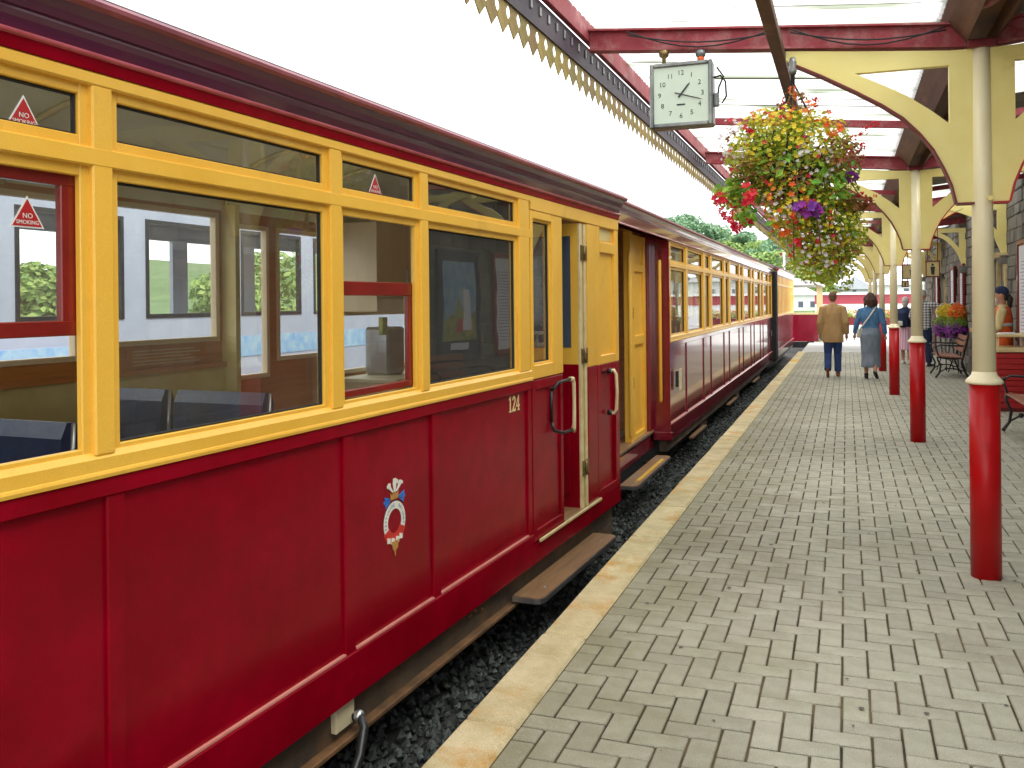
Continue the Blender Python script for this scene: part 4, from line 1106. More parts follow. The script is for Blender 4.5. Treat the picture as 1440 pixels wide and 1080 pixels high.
# ------------------------------------------------------------------ clock
ck = thing('station_clock', 'square double sided platform clock hanging from the first red beam', 'clock', (-.955, 5.5, 2.655))
S = .195
bx('case', 'clockcase', ck, -S, S, -.055, .055, 0, .4, .012)
m = MB(); e = .026
for x0, x1, z0, z1 in ((-S, -S + e, .0, .4), (S - e, S, 0, .4), (-S + e, S - e, 0, e), (-S + e, S - e, .4 - e, .4)): m.box(x0 + .0005, x1 - .0005, -.072, -.054, z0 + .0005, z1 - .0005, .006)
m.build('bezel', 'clockcase', ck)
bx('face', 'clockface', ck, -S + e, S - e, -.06, -.056, e, .4 - e)
for q in range(1, 13):
    a = math.pi / 2 - q * math.pi / 6; text_mesh(str(q), .042, .0004, facing_ny(.133 * math.cos(a), -.0608, .2 + .133 * math.sin(a))).build('numeral', 'clockink', ck)
bx('maker_mark', 'clockink', ck, -.026, .026, -.0612, -.0604, .132, .142)
def hand(name, ang, L, tail, w):
    a = math.pi / 2 - ang; d = Vector((math.cos(a), math.sin(a))); n_ = Vector((-d.y, d.x)) * w; c = Vector((0, .2))
    MB().prism([tuple(c - d * tail - n_), tuple(c + d * L * .8 - n_ * .8), tuple(c + d * L), tuple(c + d * L * .8 + n_ * .8), tuple(c - d * tail + n_)], 'y', -.0645 if L < .12 else -.0662, -.0635 if L < .12 else -.0652).build(name, 'clockink', ck)
hand('hour_hand', 39 * math.pi / 180, .09, .022, .006); hand('minute_hand', 107 * math.pi / 180, .145, .04, .0038)
for x in (-.115, .115):
    h0 = rz_(-.955 + x) - 2.655 - .003
    MB().lathe([(.012, .4), (.012, h0 - .05), (.03, h0 - .035), (.034, h0 - .004)], 12, (x, 0, 0)).build('hanger_rod', 'brass' if x < 0 else 'clockcase', ck)
MB().lathe([(.022, .405), (.022, .44)], 10, (.115, 0, 0)).build('cable_gland', 'orange', ck)
MB().tube([(S, 0, .3), (S + .04, 0, .31), (S + .07, 0, .27), (S + .075, 0, .18), (S + .05, 0, .14), (S + .02, 0, .16), (S + .03, 0, .24), (S + .06, -.01, .3), (S + .02, -.01, .36)], .006, 6).build('clock_cable', 'blackmat', ck)
bx('junction_box', 'clockcase', ck, S, S + .03, -.02, .02, .12, .2, .004)

# ------------------------------------------------------------------ foliage tools
def leaf(mb, c, size, nrm, asp=.55, fold=.25, roll=None):
    n_ = Vector(nrm).normalized(); a = n_.orthogonal().normalized()
    w = random.uniform(0, 6.283) if roll is None else roll
    a = (a * math.cos(w) + n_.cross(a) * math.sin(w)); b = n_.cross(a)
    c = Vector(c)
    mb.add([c - a * size, c + b * size * asp + n_ * size * fold, c + a * size, c - b * size * asp + n_ * size * fold], [(0, 3, 2, 1)] if False else [(0, 1, 2), (0, 2, 3)])
def rnd_in(rx, ry, rz, shell=.55):
    while True:
        p = Vector([random.uniform(-1, 1) for _ in range(3)])
        if p.length < 1: break
    p = p.normalized() * (shell + (1 - shell) * random.random() ** .7) if random.random() < .75 else p
    return Vector((p.x * rx, p.y * ry, p.z * rz)), p
def flower(mb, c, r, nrm, n=5):
    n_ = Vector(nrm).normalized(); a = n_.orthogonal().normalized(); b = n_.cross(a); c = Vector(c); o = random.random() * 6
    V_ = [c - n_ * r * .3]; F = []
    for k in range(n):
        w0, w1, w2 = [o + 2 * math.pi * (k + t) / n for t in (.05, .5, .95)]
        V_ += [c + (a * math.cos(w0) + b * math.sin(w0)) * r * .75, c + (a * math.cos(w1) + b * math.sin(w1)) * r * 1.05 + n_ * r * .15, c + (a * math.cos(w2) + b * math.sin(w2)) * r * .75]
        i = 1 + k * 3; F += [(0, i, i + 1), (0, i + 1, i + 2)]
    mb.add(V_, F)
M['leaf_lime'] = leaf_mat('leaf_lime', [(0.270, 0.378, 0.027), (0.513, 0.567, 0.041), (0.675, 0.621, 0.041), (0.324, 0.459, 0.054)])
M['leaf_mid'] = leaf_mat('leaf_mid', [(0.095, 0.216, 0.027), (0.176, 0.351, 0.041), (0.324, 0.459, 0.054), (0.230, 0.176, 0.027)])
M['leaf_bronze'] = leaf_mat('leaf_bronze', [(0.270, 0.068, 0.027), (0.405, 0.135, 0.054), (0.189, 0.121, 0.027), (0.472, 0.270, 0.054)])
M['leaf_big'] = leaf_mat('leaf_big', [(0.135, 0.405, 0.041), (0.270, 0.567, 0.068), (0.405, 0.608, 0.081)])
M['fl_red'] = leaf_mat('flower_red', [(.7, .01, .03), (.8, .03, .05), (.65, .0, .06)])
M['fl_orange'] = leaf_mat('flower_orange', [(.85, .1, .02), (.9, .18, .02), (.85, .3, .02)])
M['fl_yellow'] = leaf_mat('flower_yellow', [(.85, .6, .02), (.85, .72, .05), (.8, .5, .02)])
M['fl_purple'] = leaf_mat('flower_purple', [(.22, .02, .35), (.4, .03, .4), (.3, .08, .55)])
M['fl_white'] = leaf_mat('flower_white', [(.75, .7, .7), (.8, .72, .75), (.75, .6, .66)])
M['twig'] = pm('twig', (.16, .1, .05), .8)

# ------------------------------------------------------------------ hanging flower basket
HB = Vector((-.275, 5.2, 2.3))
hb_ = thing('hanging_flower_basket', 'overflowing hanging basket of red, yellow and purple flowers by the clock', 'hanging basket', tuple(HB)); hb_.scale = (1.1, 1.1, .99)
MB().lathe([(.05, -.15), (.11, -.12), (.15, -.04), (.17, .03), (.165, .04), (.15, .03)], 20).build('basket', 'bed', hb_)
m = MB()
for k in range(3):
    a = k * 2.1 + .4; m.tube([(.21 * math.cos(a), .21 * math.sin(a), .07), (.0, .0, .52)], .005, 5)
m.tube([(0, 0, .5), (0, .0, .62), (0.0, .06, .66), (-.01, .2, .67), (-.03, .24, .69)], .012, 6); m.build('hanger', 'blackmat', hb_)
MB().lathe([(.016, .56), (.022, .58), (.016, .6), (.02, .63), (.012, .66)], 8, (0, .0, 0)).build('hook_fitting', 'clockcase', hb_)
# clusters: centre, radii, leaves, size, material
cl_ = {'leaf_lime': [((-.08, 0, .24), (.2, .2, .15), 1100, .016), ((-.12, -.02, .1), (.24, .22, .16), 1100, .016), ((.1, -.03, .14), (.19, .22, .2), 900, .016), ((-.25, 0, .1), (.1, .16, .14), 350, .015), ((.13, .0, -.3), (.2, .18, .2), 1000, .014), ((.12, -.02, -.5), (.17, .15, .15), 900, .013), ((.22, -.02, -.58), (.09, .1, .12), 300, .013), ((.02, -.12, -.12), (.22, .1, .2), 900, .014), ((-.03, -.1, -.3), (.1, .1, .14), 300, .014), ((.3, 0, -.36), (.06, .1, .14), 240, .014), ((-.3, -.02, -.12), (.12, .1, .08), 160, .016)],
       'leaf_mid': [((-.05, -.02, .02), (.24, .24, .16), 700, .019), ((.16, .03, -.18), (.18, .18, .2), 500, .018), ((.17, .02, -.42), (.15, .14, .18), 420, .016), ((-.22, .02, -.08), (.13, .16, .1), 200, .02), ((.03, -.06, -.18), (.14, .14, .16), 320, .018)],
       'leaf_bronze': [((-.16, -.08, .0), (.18, .16, .1), 420, .015), ((.22, -.04, .06), (.13, .18, .12), 380, .016), ((.03, -.12, -.1), (.12, .1, .16), 300, .014), ((.28, 0, -.2), (.12, .1, .05), 160, .019), ((0, 0, .4), (.12, .08, .07), 110, .015), ((-.3, 0, .18), (.06, .1, .1), 60, .014), ((.16, -.08, -.45), (.14, .1, .14), 160, .013)],
       'leaf_big': [((-.29, -.06, -.12), (.13, .12, .09), 44, .032), ((.16, -.16, -.12), (.14, .08, .1), 40, .03), ((-.22, -.12, -.24), (.1, .08, .08), 26, .032), ((.27, -.08, -.02), (.08, .08, .06), 22, .03), ((0, -.2, 0), (.2, .06, .12), 14, .026), ((.02, -.16, -.3), (.08, .06, .08), 12, .026), ((.26, -.06, -.3), (.06, .06, .1), 16, .024), ((-.12, -.14, -.3), (.05, .05, .06), 10, .028)]}
for mt, L in cl_.items():
    m = MB()
    for c, r, n_, s in L:
        for _ in range(n_):
            p, d = rnd_in(*r); leaf(m, Vector(c) + p, s * random.uniform(.6, 1.3), d + Vector((random.gauss(0, .6), random.gauss(0, .6), .5 + random.gauss(0, .5))))
    m.build('foliage', mt, hb_, kind='stuff')
fl = {'fl_yellow': [((-.05, -.08, .16), (.28, .26, .2), 260, .012), ((.14, -.05, -.3), (.16, .18, .26), 120, .011), ((-.02, -.16, -.18), (.12, .1, .22), 90, .012)],
      'fl_white': [((.08, -.12, .02), (.16, .16, .12), 130, .011), ((-.28, -.05, .18), (.1, .16, .16), 110, .01), ((.1, -.12, -.42), (.2, .1, .22), 110, .01), ((-.05, -.15, -.22), (.12, .08, .12), 60, .012), ((.2, 0, -.42), (.14, .14, .2), 70, .01)],
      'fl_orange': [((-.14, -.16, .3), (.08, .06, .05), 8, .019), ((.1, -.16, .3), (.14, .06, .06), 9, .02), ((0, 0, .46), (.02, .03, .05), 8, .02), ((.2, -.16, .2), (.05, .05, .04), 7, .022), ((-.02, -.2, -.2), (.12, .05, .2), 30, .02), ((.1, -.1, -.3), (.16, .1, .2), 16, .015)],
      'fl_red': [((-.2, -.2, -.14), (.07, .05, .07), 12, .024), ((-.36, -.1, -.15), (.05, .05, .05), 12, .02), ((-.32, -.08, -.22), (.08, .06, .05), 16, .022), ((-.26, -.1, -.28), (.07, .05, .05), 18, .024), ((-.18, -.14, .28), (.16, .06, .06), 10, .02), ((.08, -.2, -.36), (.1, .05, .1), 6, .016), ((-.05, -.15, .1), (.3, .12, .25), 26, .012), ((.1, -.15, -.35), (.2, .1, .25), 20, .011)],
      'fl_purple': [((.07, -.22, -.22), (.06, .04, .02), 14, .025), ((.1, -.22, -.25), (.05, .04, .02), 10, .025), ((.27, -.08, -.05), (.04, .04, .03), 10, .02)]}
for mt, L in fl.items():
    m = MB()
    for c, r, n_, s in L:
        for _ in range(n_):
            p, d = rnd_in(*r); flower(m, Vector(c) + p, s * random.uniform(.75, 1.2), d + Vector((0, -.8, .3)))
    m.build('flowers', mt, hb_, kind='stuff')
m = MB()                                                     # red spikes standing out of the basket
for dx, dz, L in ((.3, .14, .2), (.26, .05, .16), (.12, .38, .14), (-.06, .38, .12), (.28, -.2, .18)):
    p0 = Vector((dx * .5, -.02, dz * .6)); p1 = Vector((dx + (.1 if dx > .2 else 0), -.03, dz + (L * .5 if dx > .2 and dz > 0 else .03)))
    for k in range(46):
        t = .35 + .65 * random.random(); leaf(m, p0.lerp(p1, t) + Vector([random.gauss(0, .011) for _ in range(3)]), random.uniform(.008, .015), [random.gauss(0, 1) for _ in range(3)])
m.build('flower_spikes', M['leaf_bronze'] if False else 'fl_red', hb_, kind='stuff')
m = MB()
for _ in range(70):
    a = random.uniform(0, 6.28); r = random.uniform(.1, .3)
    p0 = Vector((.15 * math.cos(a), .15 * math.sin(a), .05)); p1 = Vector((r * 1.1 * math.cos(a), r * math.sin(a), random.uniform(-.55, .3) if math.cos(a) > 0 else random.uniform(-.25, .33)))
    m.tube([p0, p0.lerp(p1, .5) + Vector((0, 0, .05)), p1], .003, 4)
m.build('stems', 'twig', hb_, kind='stuff')

# ------------------------------------------------------------------ flower stands, kiosk, hanging signs
def flower_stand(label, x, y, top):
    t = thing('flower_stand', label, 'planter', (x, y, 0), 0, 'flower stands by the bench')
    m = MB()
    for k in range(3):
        a = k * 2.094 + .5; m.tube([(.2 * math.cos(a), .2 * math.sin(a), .0), (.07 * math.cos(a), .07 * math.sin(a), .35), (.13 * math.cos(a), .13 * math.sin(a), .8)], .012, 6)
    m.build('stand', 'black', t)
    MB().lathe([(.1, .72), (.17, .8), (.2, .92), (.205, .98), (.19, .98)], 18).build('bowl', 'black', t)
    for mt, c, r, n_, s in (('leaf_mid', (0, 0, 1.05), (.23, .23, .18), 700, .026), ('fl_purple', (-.02, -.06, .9), (.24, .2, .2), 420, .02), (top, (.0, -.04, 1.28), (.19, .18, .18), 420, .024), ('leaf_lime', (0, 0, 1.25), (.2, .2, .2), 300, .024)):
        m = MB()
        for _ in range(n_):
            p, d = rnd_in(*r)
            (flower if mt[:2] == 'fl' else leaf)(m, Vector(c) + p, s * random.uniform(.7, 1.2), d + Vector((0, -.4, .4)))
        m.build('flowers' if mt[:2] == 'fl' else 'foliage', mt, t, kind='stuff')
flower_stand('flower stand with yellow blooms over purple ones, left of its twin', 2.03, 20.95, 'fl_yellow')
flower_stand('flower stand with orange blooms over purple ones, close to the near column', 2.2, 20.35, 'fl_orange')

ks = thing('platform_kiosk', 'small kiosk counter of red boards with cream rails by the staff member', 'kiosk', (1.96, 13.55, 0))
bx('counter_core', 'sash_red', ks, .02, .38, .02, .48, .0, .82)
for q in range(10):
    bx('counter_board', 'sticker', ks, 0, .4, -.006, .018, .05 + q * .076, .121 + q * .076, .006); bx('counter_board', 'sticker', ks, -.006, .016, .02, .5, .05 + q * .076, .121 + q * .076, .006)
bx('counter_rail', 'cream_edge', ks, -.02, .42, -.025, .52, .82, .885, .006); bx('counter_top', 'cream_edge', ks, -.04, .43, -.05, .54, 1.03, 1.065, .008)
for x in (.0, .37): bx('rail_post', 'cream_edge', ks, x, x + .03, .0, .03, .885, 1.03)
for x, y in ((.0, 1.9), (.42, 1.9)): bx('frame_post', 'cream_edge', ks, x - .025, x + .025, y, y + .05, .0, 2.2, .005)
bx('frame_head', 'cream_edge', ks, -.03, .45, 1.89, 1.96, 2.2, 2.28, .005)
bx('papers', 'paper', ks, .06, .26, .1, .34, 1.066, 1.082, .002)

def hang_sign(label, x0, x1, y, z0, z1, figs):
    t = thing('hanging_sign', label, 'sign', ((x0 + x1) / 2, y, z0), 0, 'cream signs hanging from the canopy'); w = (x1 - x0) / 2; h = z1 - z0
    bx('board', 'signcream', t, -w, w, -.02, .02, 0, h, .004)
    m = MB()
    for a, b, c_, d in ((-w, -w + .02, 0, h), (w - .02, w, 0, h), (-w, w, 0, .02), (-w, w, h - .02, h)): m.box(a, b, -.027, -.019, c_, d)
    m.build('sign_border', 'maroon', t)
    m = MB()
    for fx in figs:
        m.ball((fx, -.022, h * .75), h * .075, .004, h * .075, n=10, m=6); m.prism([(fx - h * .13, h * .64), (fx + h * .13, h * .64), (fx + h * .1, h * .35), (fx + h * .08, h * .15), (fx - h * .08, h * .15), (fx - h * .1, h * .35)], 'y', -.024, -.0205)
    m.build('pictogram', 'clockink', t)
    for x in (-w * .7, w * .7): MB().tube([(x, 0, h), (x, 0, rz_((x0 + x1) / 2 + x) - z0 + .15)], .008, 6).build('hanger_rod', 'maroon', t)
hang_sign('larger cream pictogram sign hanging left of the second column', 1.0, 1.3, 18.0, 1.94, 2.22, (.02,))
hang_sign('small cream pictogram sign hanging below the larger one', 1.01, 1.14, 18.3, 1.79, 1.91, (0,))
hang_sign('cream pictogram sign hanging right of the second column', 1.46, 1.72, 18.6, 1.98, 2.3, (0,))
for x, y in ((1.55, 23), ): pass
# ------------------------------------------------------------------ people
BUMP_D = .03
def fabric(name, c, c2=None, scale=25, **k): return pm(name, c, .85, c2, scale, bump=.9, bscale=11, fine=.12, stretch=(1.6, 1.6, .6), **k)
M['tan'] = fabric('tan_cloth', (.52, .33, .15), (.42, .25, .1), 6)
M['jeans'] = fabric('jeans_denim', (.03, .07, .22), (.015, .035, .12), 6)
M['denim'] = fabric('denim_jacket', (.11, .28, .5), (.06, .16, .34), 7)
M['greyskirt'] = fabric('grey_skirt', (.26, .31, .38), (.17, .21, .27), 7)
M['hair_brown'] = pm('hair_brown', (.11, .045, .025), .5, (.05, .02, .012), 12, stretch=(6, 6, 1), bump=.6, bscale=30)
M['hair_short'] = pm('hair_short', (.2, .09, .045), .6, (.12, .05, .025), 25, bump=.5, bscale=60)
M['hair_white'] = pm('hair_white', (.7, .68, .64), .6, (.5, .48, .45), 14, bump=.5, bscale=40)
M['hair_dark'] = pm('hair_dark', (.04, .025, .02), .5, (.02, .012, .01), 14, bump=.5, bscale=40)
M['shoe_brown'] = pm('shoe_brown', (.2, .06, .025), .5)
M['shoe_black'] = pm('shoe_black', (.02, .02, .03), .4)
M['bagwhite'] = pm('bag_white', (.72, .7, .62), .5, (.62, .6, .52), 12)
M['navycloth'] = fabric('navy_cloth', (.02, .035, .1), (.012, .02, .06), 8)
M['vest'] = fabric('orange_vest', (.85, .14, .02), (.7, .09, .015), 6)
M['tee'] = fabric('pale_yellow_tee', (.7, .58, .3), (.58, .46, .22), 6)
M['silver'] = pm('reflective_band', (.65, .65, .6), .35)
def pattern(name, a, b, kind):
    m, n, l, p = nodes(name); tc = n.new('ShaderNodeTexCoord'); p.inputs['Roughness'].default_value = .85
    if kind == 'check':
        fac = []
        for ax in (0, 2):
            sp = n.new('ShaderNodeSeparateXYZ'); l.new(tc.outputs['Object'], sp.inputs[0])
            mu = n.new('ShaderNodeMath'); mu.operation = 'MULTIPLY'; mu.inputs[1].default_value = 17; l.new(sp.outputs[ax], mu.inputs[0])
            fr = n.new('ShaderNodeMath'); fr.operation = 'FRACT'; l.new(mu.outputs[0], fr.inputs[0])
            gt = n.new('ShaderNodeMath'); gt.operation = 'GREATER_THAN'; gt.inputs[1].default_value = .55; l.new(fr.outputs[0], gt.inputs[0]); fac.append(gt)
        ad = n.new('ShaderNodeMath'); ad.operation = 'ADD'; l.new(fac[0].outputs[0], ad.inputs[0]); l.new(fac[1].outputs[0], ad.inputs[1])
        dv = n.new('ShaderNodeMath'); dv.operation = 'MULTIPLY'; dv.inputs[1].default_value = .5; l.new(ad.outputs[0], dv.inputs[0]); f = dv.outputs[0]
    else:
        w = n.new('ShaderNodeTexWave'); w.inputs['Scale'].default_value = 5; w.bands_direction = 'X'; l.new(tc.outputs['Object'], w.inputs[0]); f = w.outputs['Fac']
    mx = n.new('ShaderNodeMix'); mx.data_type = 'RGBA'; l.new(f, mx.inputs[0]); mx.inputs[6].default_value = (*a, 1); mx.inputs[7].default_value = (*b, 1)
    l.new(mx.outputs[2], p.inputs['Base Color']); return m
M['check'] = pattern('checked_shirt', (.75, .75, .77), (.03, .03, .05), 'check')
M['pinkstripe'] = pattern('striped_skirt', (.75, .25, .45), (.8, .72, .75), 'stripe')

def hand(mb, w, d, side, curl=.35):
    """palm and five bent fingers from wrist w along d"""
    d = Vector(d).normalized(); s = Vector((side, 0, 0)); s = (s - d * s.dot(d)); s = s.normalized() if s.length > .05 else Vector((0, 1, 0))
    f = d.cross(s).normalized()           # across the palm
    w = Vector(w); inn = -s
    mb.tube([w, w + d * .035, w + d * .075, w + d * .09], [.021, .028, .03, .02], 8, sq=(.62, 1.15))
    for k, L in enumerate((.062, .074, .07, .055)):
        b = w + d * .082 + f * (.03 - .02 * k); k1 = b + (d * (1 - curl * .2) + inn * curl * .4).normalized() * L * .5
        mb.tube([b - d * .015, b, k1, k1 + (d * (1 - curl) + inn * curl).normalized() * L * .5], [.0095, .0092, .0088, .0066], 6)
    b = w + d * .03 + f * .03
    mb.tube([b - f * .01, b + (f * .7 + d * .7) * .035, b + (f * .5 + d * .9 + inn * .3) * .06], [.012, .0105, .008], 6)

def person(label, loc, rz, Hh, legs, arms, build, head_turn=0, face=False):
    """legs/arms: joint paths in the body frame (facing +y) for a height of 1.72"""
    k = Hh / 1.72
    t = thing('person', label, 'person', loc, rz)
    J = {'legs': legs, 'arms': arms}
    b = MB()
    b.loft([(0, 0, .84, .12, .09), (0, 0, .92, .15, .105), (0, -.01, 1.08, .125, .09), (0, -.005, 1.28, .155, .105), (0, -.01, 1.385, .165, .085), (0, -.012, 1.44, .1, .065), (0, -.008, 1.47, .055, .055)])
    b.tube([(0, -.012, 1.42), (0, -.005, 1.5), (0, .006, 1.56)], [.058, .054, .052], 12)
    rot = Matrix.Rotation(head_turn, 3, 'Z'); hc = Vector((0, .012, 1.615))
    H_ = lambda x, y, z: hc + rot @ Vector((x, y, z))
    b.ball(hc, .074, .092, .11, 16, 12, rot); b.ball(H_(0, .03, -.06), .052, .058, .055, 12, 8, rot)
    b.ball(H_(0, .098, -.018), .013, .02, .022, 8, 6, rot); b.ball(H_(0, .085, .015), .045, .014, .012, 8, 6, rot); b.ball(H_(0, .084, -.062), .024, .012, .012, 8, 6, rot)
    for s in (-1, 1): b.ball(H_(s * .075, -.008, -.005), .011, .02, .032, 8, 6, rot)
    for L in legs:
        b.tube([L[0], Vector(L[0]).lerp(Vector(L[1]), .5), L[1], Vector(L[1]).lerp(Vector(L[2]), .35), L[2]], [.085, .07, .05, .052, .035], 12)
    for i, A in enumerate(arms):
        b.tube([A[0], A[1], Vector(A[1]).lerp(Vector(A[2]), .4), A[2]], [.046, .038, .037, .024], 10)
        hand(b, A[2], Vector(A[2]) - Vector(A[1]) if len(A) < 4 else Vector(A[3]), -1 if i == 0 else 1)
    J['head'] = hc; J['rot'] = rot; J['H'] = H_
    remeshed(b, 'body', 'skin', t, .0085, 4)
    if face:
        for s in (-1, 1): MB().ball(H_(s * .03, .083, .008), .009, n=8, m=6).build('eye', 'eye', t)
    build(t, J)
    t.scale = (k, k, k)
    return t
def trousers(t, J, mat, wide=1.12, hem=.06):
    m = MB()
    m.loft([(0, 0, .82, .13, .1), (0, 0, .9, .165, .12), (0, 0, 1.0, .155, .11), (0, 0, 1.04, .145, .105)])
    for L in J['legs']:
        a = Vector(L[1]).lerp(Vector(L[2]), .94)
        m.tube([L[0], Vector(L[0]).lerp(Vector(L[1]), .5), L[1], Vector(L[1]).lerp(a, .5), a], [.1, .085 * wide, .068 * wide, .064 * wide, .062 * wide], 14)
    remeshed(m, 'trousers', mat, t, .012, 3)
def shoes(t, J, mat, toe=1):
    for L in J['legs']:
        a = Vector(L[2]); d = Vector(L[3]).normalized(); m = MB()
        up = Vector((0, 0, 1)) if abs(d.z) < .8 else Vector((0, 1, 0))
        base = a + Vector((0, 0, -.045)) if abs(d.z) < .5 else a
        m.tube([base - d * .07, base - d * .03, base + d * .07, base + d * .15, base + d * .185], [.03, .042, .043, .038, .02], 10, sq=(1, .72))
        m.tube([a + Vector((0, 0, .035)), base], [.044, .042], 10)
        remeshed(m, 'shoe', mat, t, .01, 2)
def sleeve_torso(t, J, mat, rings, name, cuff=.92, r=(.066, .056, .046), sm=3):
    m = MB(); m.loft(rings)
    for A in J['arms']:
        e = Vector(A[1]).lerp(Vector(A[2]), cuff)
        s = Vector(A[0]); m.tube([s + Vector((-s.x * .35, 0, .0)), s, Vector(A[1]), Vector(A[1]).lerp(e, .5), e], [r[0], r[0], r[1], (r[1] + r[2]) / 2, r[2]], 12)
    return remeshed(m, name, mat, t, .012, sm)

# -- man in the tan jacket
def b1(t, J):
    trousers(t, J, 'jeans'); shoes(t, J, 'shoe_brown')
    sleeve_torso(t, J, 'tan', [(0, 0, .70, .205, .14), (0, 0, .78, .205, .145), (0, 0, .92, .195, .14), (0, 0, 1.08, .178, .13), (0, 0, 1.28, .195, .135), (0, -.005, 1.39, .19, .105), (0, -.01, 1.45, .11, .08), (0, -.01, 1.49, .07, .07)], 'jacket', .95, (.074, .066, .054))
    m = MB(); m.ball(J['H'](0, -.018, .022), .08, .088, .1, 16, 10, J['rot']); m.ball(J['H'](0, -.05, -.03), .068, .05, .06, 12, 8); remeshed(m, 'hair', 'hair_short', t, .01, 2)
person('man in tan jacket and blue jeans walking away on the left of the couple', (-.26, 18.78, 0), R(2), 1.72,
       [((-.085, 0, .88), (-.1, .02, .47), (-.11, -.2, .13), (.0, .35, -.95)), ((.085, 0, .88), (.09, .1, .47), (.09, .06, .085), (.05, 1, 0))],
       [((-.19, 0, 1.39), (-.25, -.03, 1.1), (-.245, .05, .86)), ((.19, 0, 1.39), (.25, -.04, 1.1), (.26, .04, .86))], b1)
# -- woman in the denim jacket
def b2(t, J):
    m = MB(); m.loft([(0, -.02, .24, .19, .16), (0, -.02, .3, .185, .165), (0, 0, .5, .18, .15), (0, -.01, .75, .2, .16), (0, -.015, .9, .21, .165), (0, 0, 1.02, .17, .125), (0, 0, 1.1, .145, .11)]); remeshed(m, 'skirt', 'greyskirt', t, .013, 3)
    shoes(t, J, 'shoe_black')
    sleeve_torso(t, J, 'denim', [(0, 0, 1.0, .175, .125), (0, 0, 1.08, .165, .12), (0, 0, 1.28, .185, .13), (0, -.005, 1.38, .18, .105), (0, -.01, 1.44, .1, .08), (0, -.01, 1.47, .07, .07)], 'jacket', .9, (.066, .057, .048))
    m = MB(); m.ball(J['H'](0, -.02, .02), .092, .098, .112, 16, 10)
    for _ in range(46):
        a = random.uniform(-2.9, .1); r = .085; p = J['H'](r * math.cos(a) * 1.0, r * math.sin(a), random.uniform(-.02, .05))
        q = Vector((p.x * random.uniform(1.05, 1.55), p.y * 1.2 - .01, p.z - random.uniform(.1, .19))); m.tube([p, p.lerp(q, .5) + Vector((p.x * .2, p.y * .25, 0)), q], [.026, .024, .012], 6)
    remeshed(m, 'hair', 'hair_brown', t, .011, 1)
    bg_ = MB().box(-.06, .06, -.035, .035, -.1, .08, .025).build('shoulder_bag', 'bagwhite', t, (-.2, -.07, .93)); bg_.rotation_euler = (.1, .1, .5)
    m = MB(); m.tube([(-.2, -.1, 1.0), (-.1, -.15, 1.14), (.0, -.155, 1.28), (.09, -.11, 1.42), (.11, -.02, 1.465), (.09, .08, 1.4)], .016, 6, sq=(.35, 1)); m.build('bag_strap', 'bagwhite', t)
person('woman in blue denim jacket and long grey skirt with a white shoulder bag', (.446, 18.43, 0), R(-3), 1.68,
       [((-.08, 0, .86), (-.09, .06, .47), (-.09, .04, .085), (-.1, 1, 0)), ((.08, 0, .86), (.08, -.02, .47), (.085, -.2, .13), (.2, .75, -.6))],
       [((-.18, 0, 1.38), (-.26, -.02, 1.12), (-.3, .06, .9)), ((.18, 0, 1.38), (.245, -.04, 1.12), (.27, .02, .88))], b2)
# -- man in the checked shirt, pointing
def b3(t, J):
    trousers(t, J, 'navycloth'); shoes(t, J, 'shoe_black')
    sleeve_torso(t, J, 'check', [(0, 0, .84, .18, .13), (0, 0, 1.0, .17, .13), (0, 0, 1.1, .165, .125), (0, 0, 1.28, .185, .13), (0, -.005, 1.39, .185, .105), (0, -.01, 1.45, .1, .08), (0, -.01, 1.48, .07, .07)], 'shirt', .93, (.068, .058, .046))
    m = MB(); m.ball(J['H'](0, -.02, .03), .08, .088, .09, 16, 10); remeshed(m, 'hair', 'hair_white', t, .011, 2)
person('man in black and white checked shirt stretching one arm to the flowers', (1.66, 21.9, 0), R(-25), 1.76,
       [((-.085, 0, .88), (-.1, .03, .47), (-.12, .0, .085), (-.2, 1, 0)), ((.085, 0, .88), (.1, .02, .47), (.12, .0, .085), (.2, 1, 0))],
       [((-.19, 0, 1.39), (-.25, -.03, 1.12), (-.2, .14, .95)), ((.19, 0, 1.39), (.42, .1, 1.33), (.62, .22, 1.41))], b3)
# -- woman with the backpack
def b4(t, J):
    m = MB(); m.loft([(0, 0, .38, .2, .18), (0, 0, .6, .19, .16), (0, 0, .88, .185, .14), (0, 0, 1.02, .15, .11), (0, 0, 1.06, .14, .1)]); remeshed(m, 'skirt', 'pinkstripe', t, .013, 2)
    shoes(t, J, 'bagwhite')
    sleeve_torso(t, J, 'navycloth', [(0, 0, .96, .175, .125), (0, 0, 1.1, .16, .12), (0, 0, 1.28, .18, .13), (0, -.005, 1.38, .175, .105), (0, -.01, 1.44, .1, .08), (0, -.01, 1.47, .07, .07)], 'cardigan', .6, (.066, .057, .05))
    m = MB(); m.ball(J['H'](0, -.02, .015), .09, .098, .11, 16, 10); m.ball(J['H'](0, -.06, -.06), .07, .05, .07, 12, 8); remeshed(m, 'hair', 'hair_white', t, .011, 2)
    m = MB(); m.box(-.14, .14, -.27, -.12, .95, 1.38, .06); m.box(-.1, .1, -.31, -.25, .97, 1.15, .03); remeshed(m, 'backpack', 'navycloth', t, .014, 3)
    bx('pack_pocket', 'bagwhite', t, -.08, .08, -.335, -.305, 1.0, 1.12, .012)
person('white haired woman with navy backpack and pink striped skirt behind a column', (1.33, 22.6, 0), R(-30), 1.6,
       [((-.08, 0, .86), (-.09, .02, .47), (-.09, .02, .085), (-.1, 1, 0)), ((.08, 0, .86), (.08, .02, .47), (.1, -.04, .085), (.1, 1, 0))],
       [((-.18, 0, 1.38), (-.24, .0, 1.12), (-.2, .16, .98)), ((.18, 0, 1.38), (.24, .0, 1.12), (.2, .16, .98))], b4)
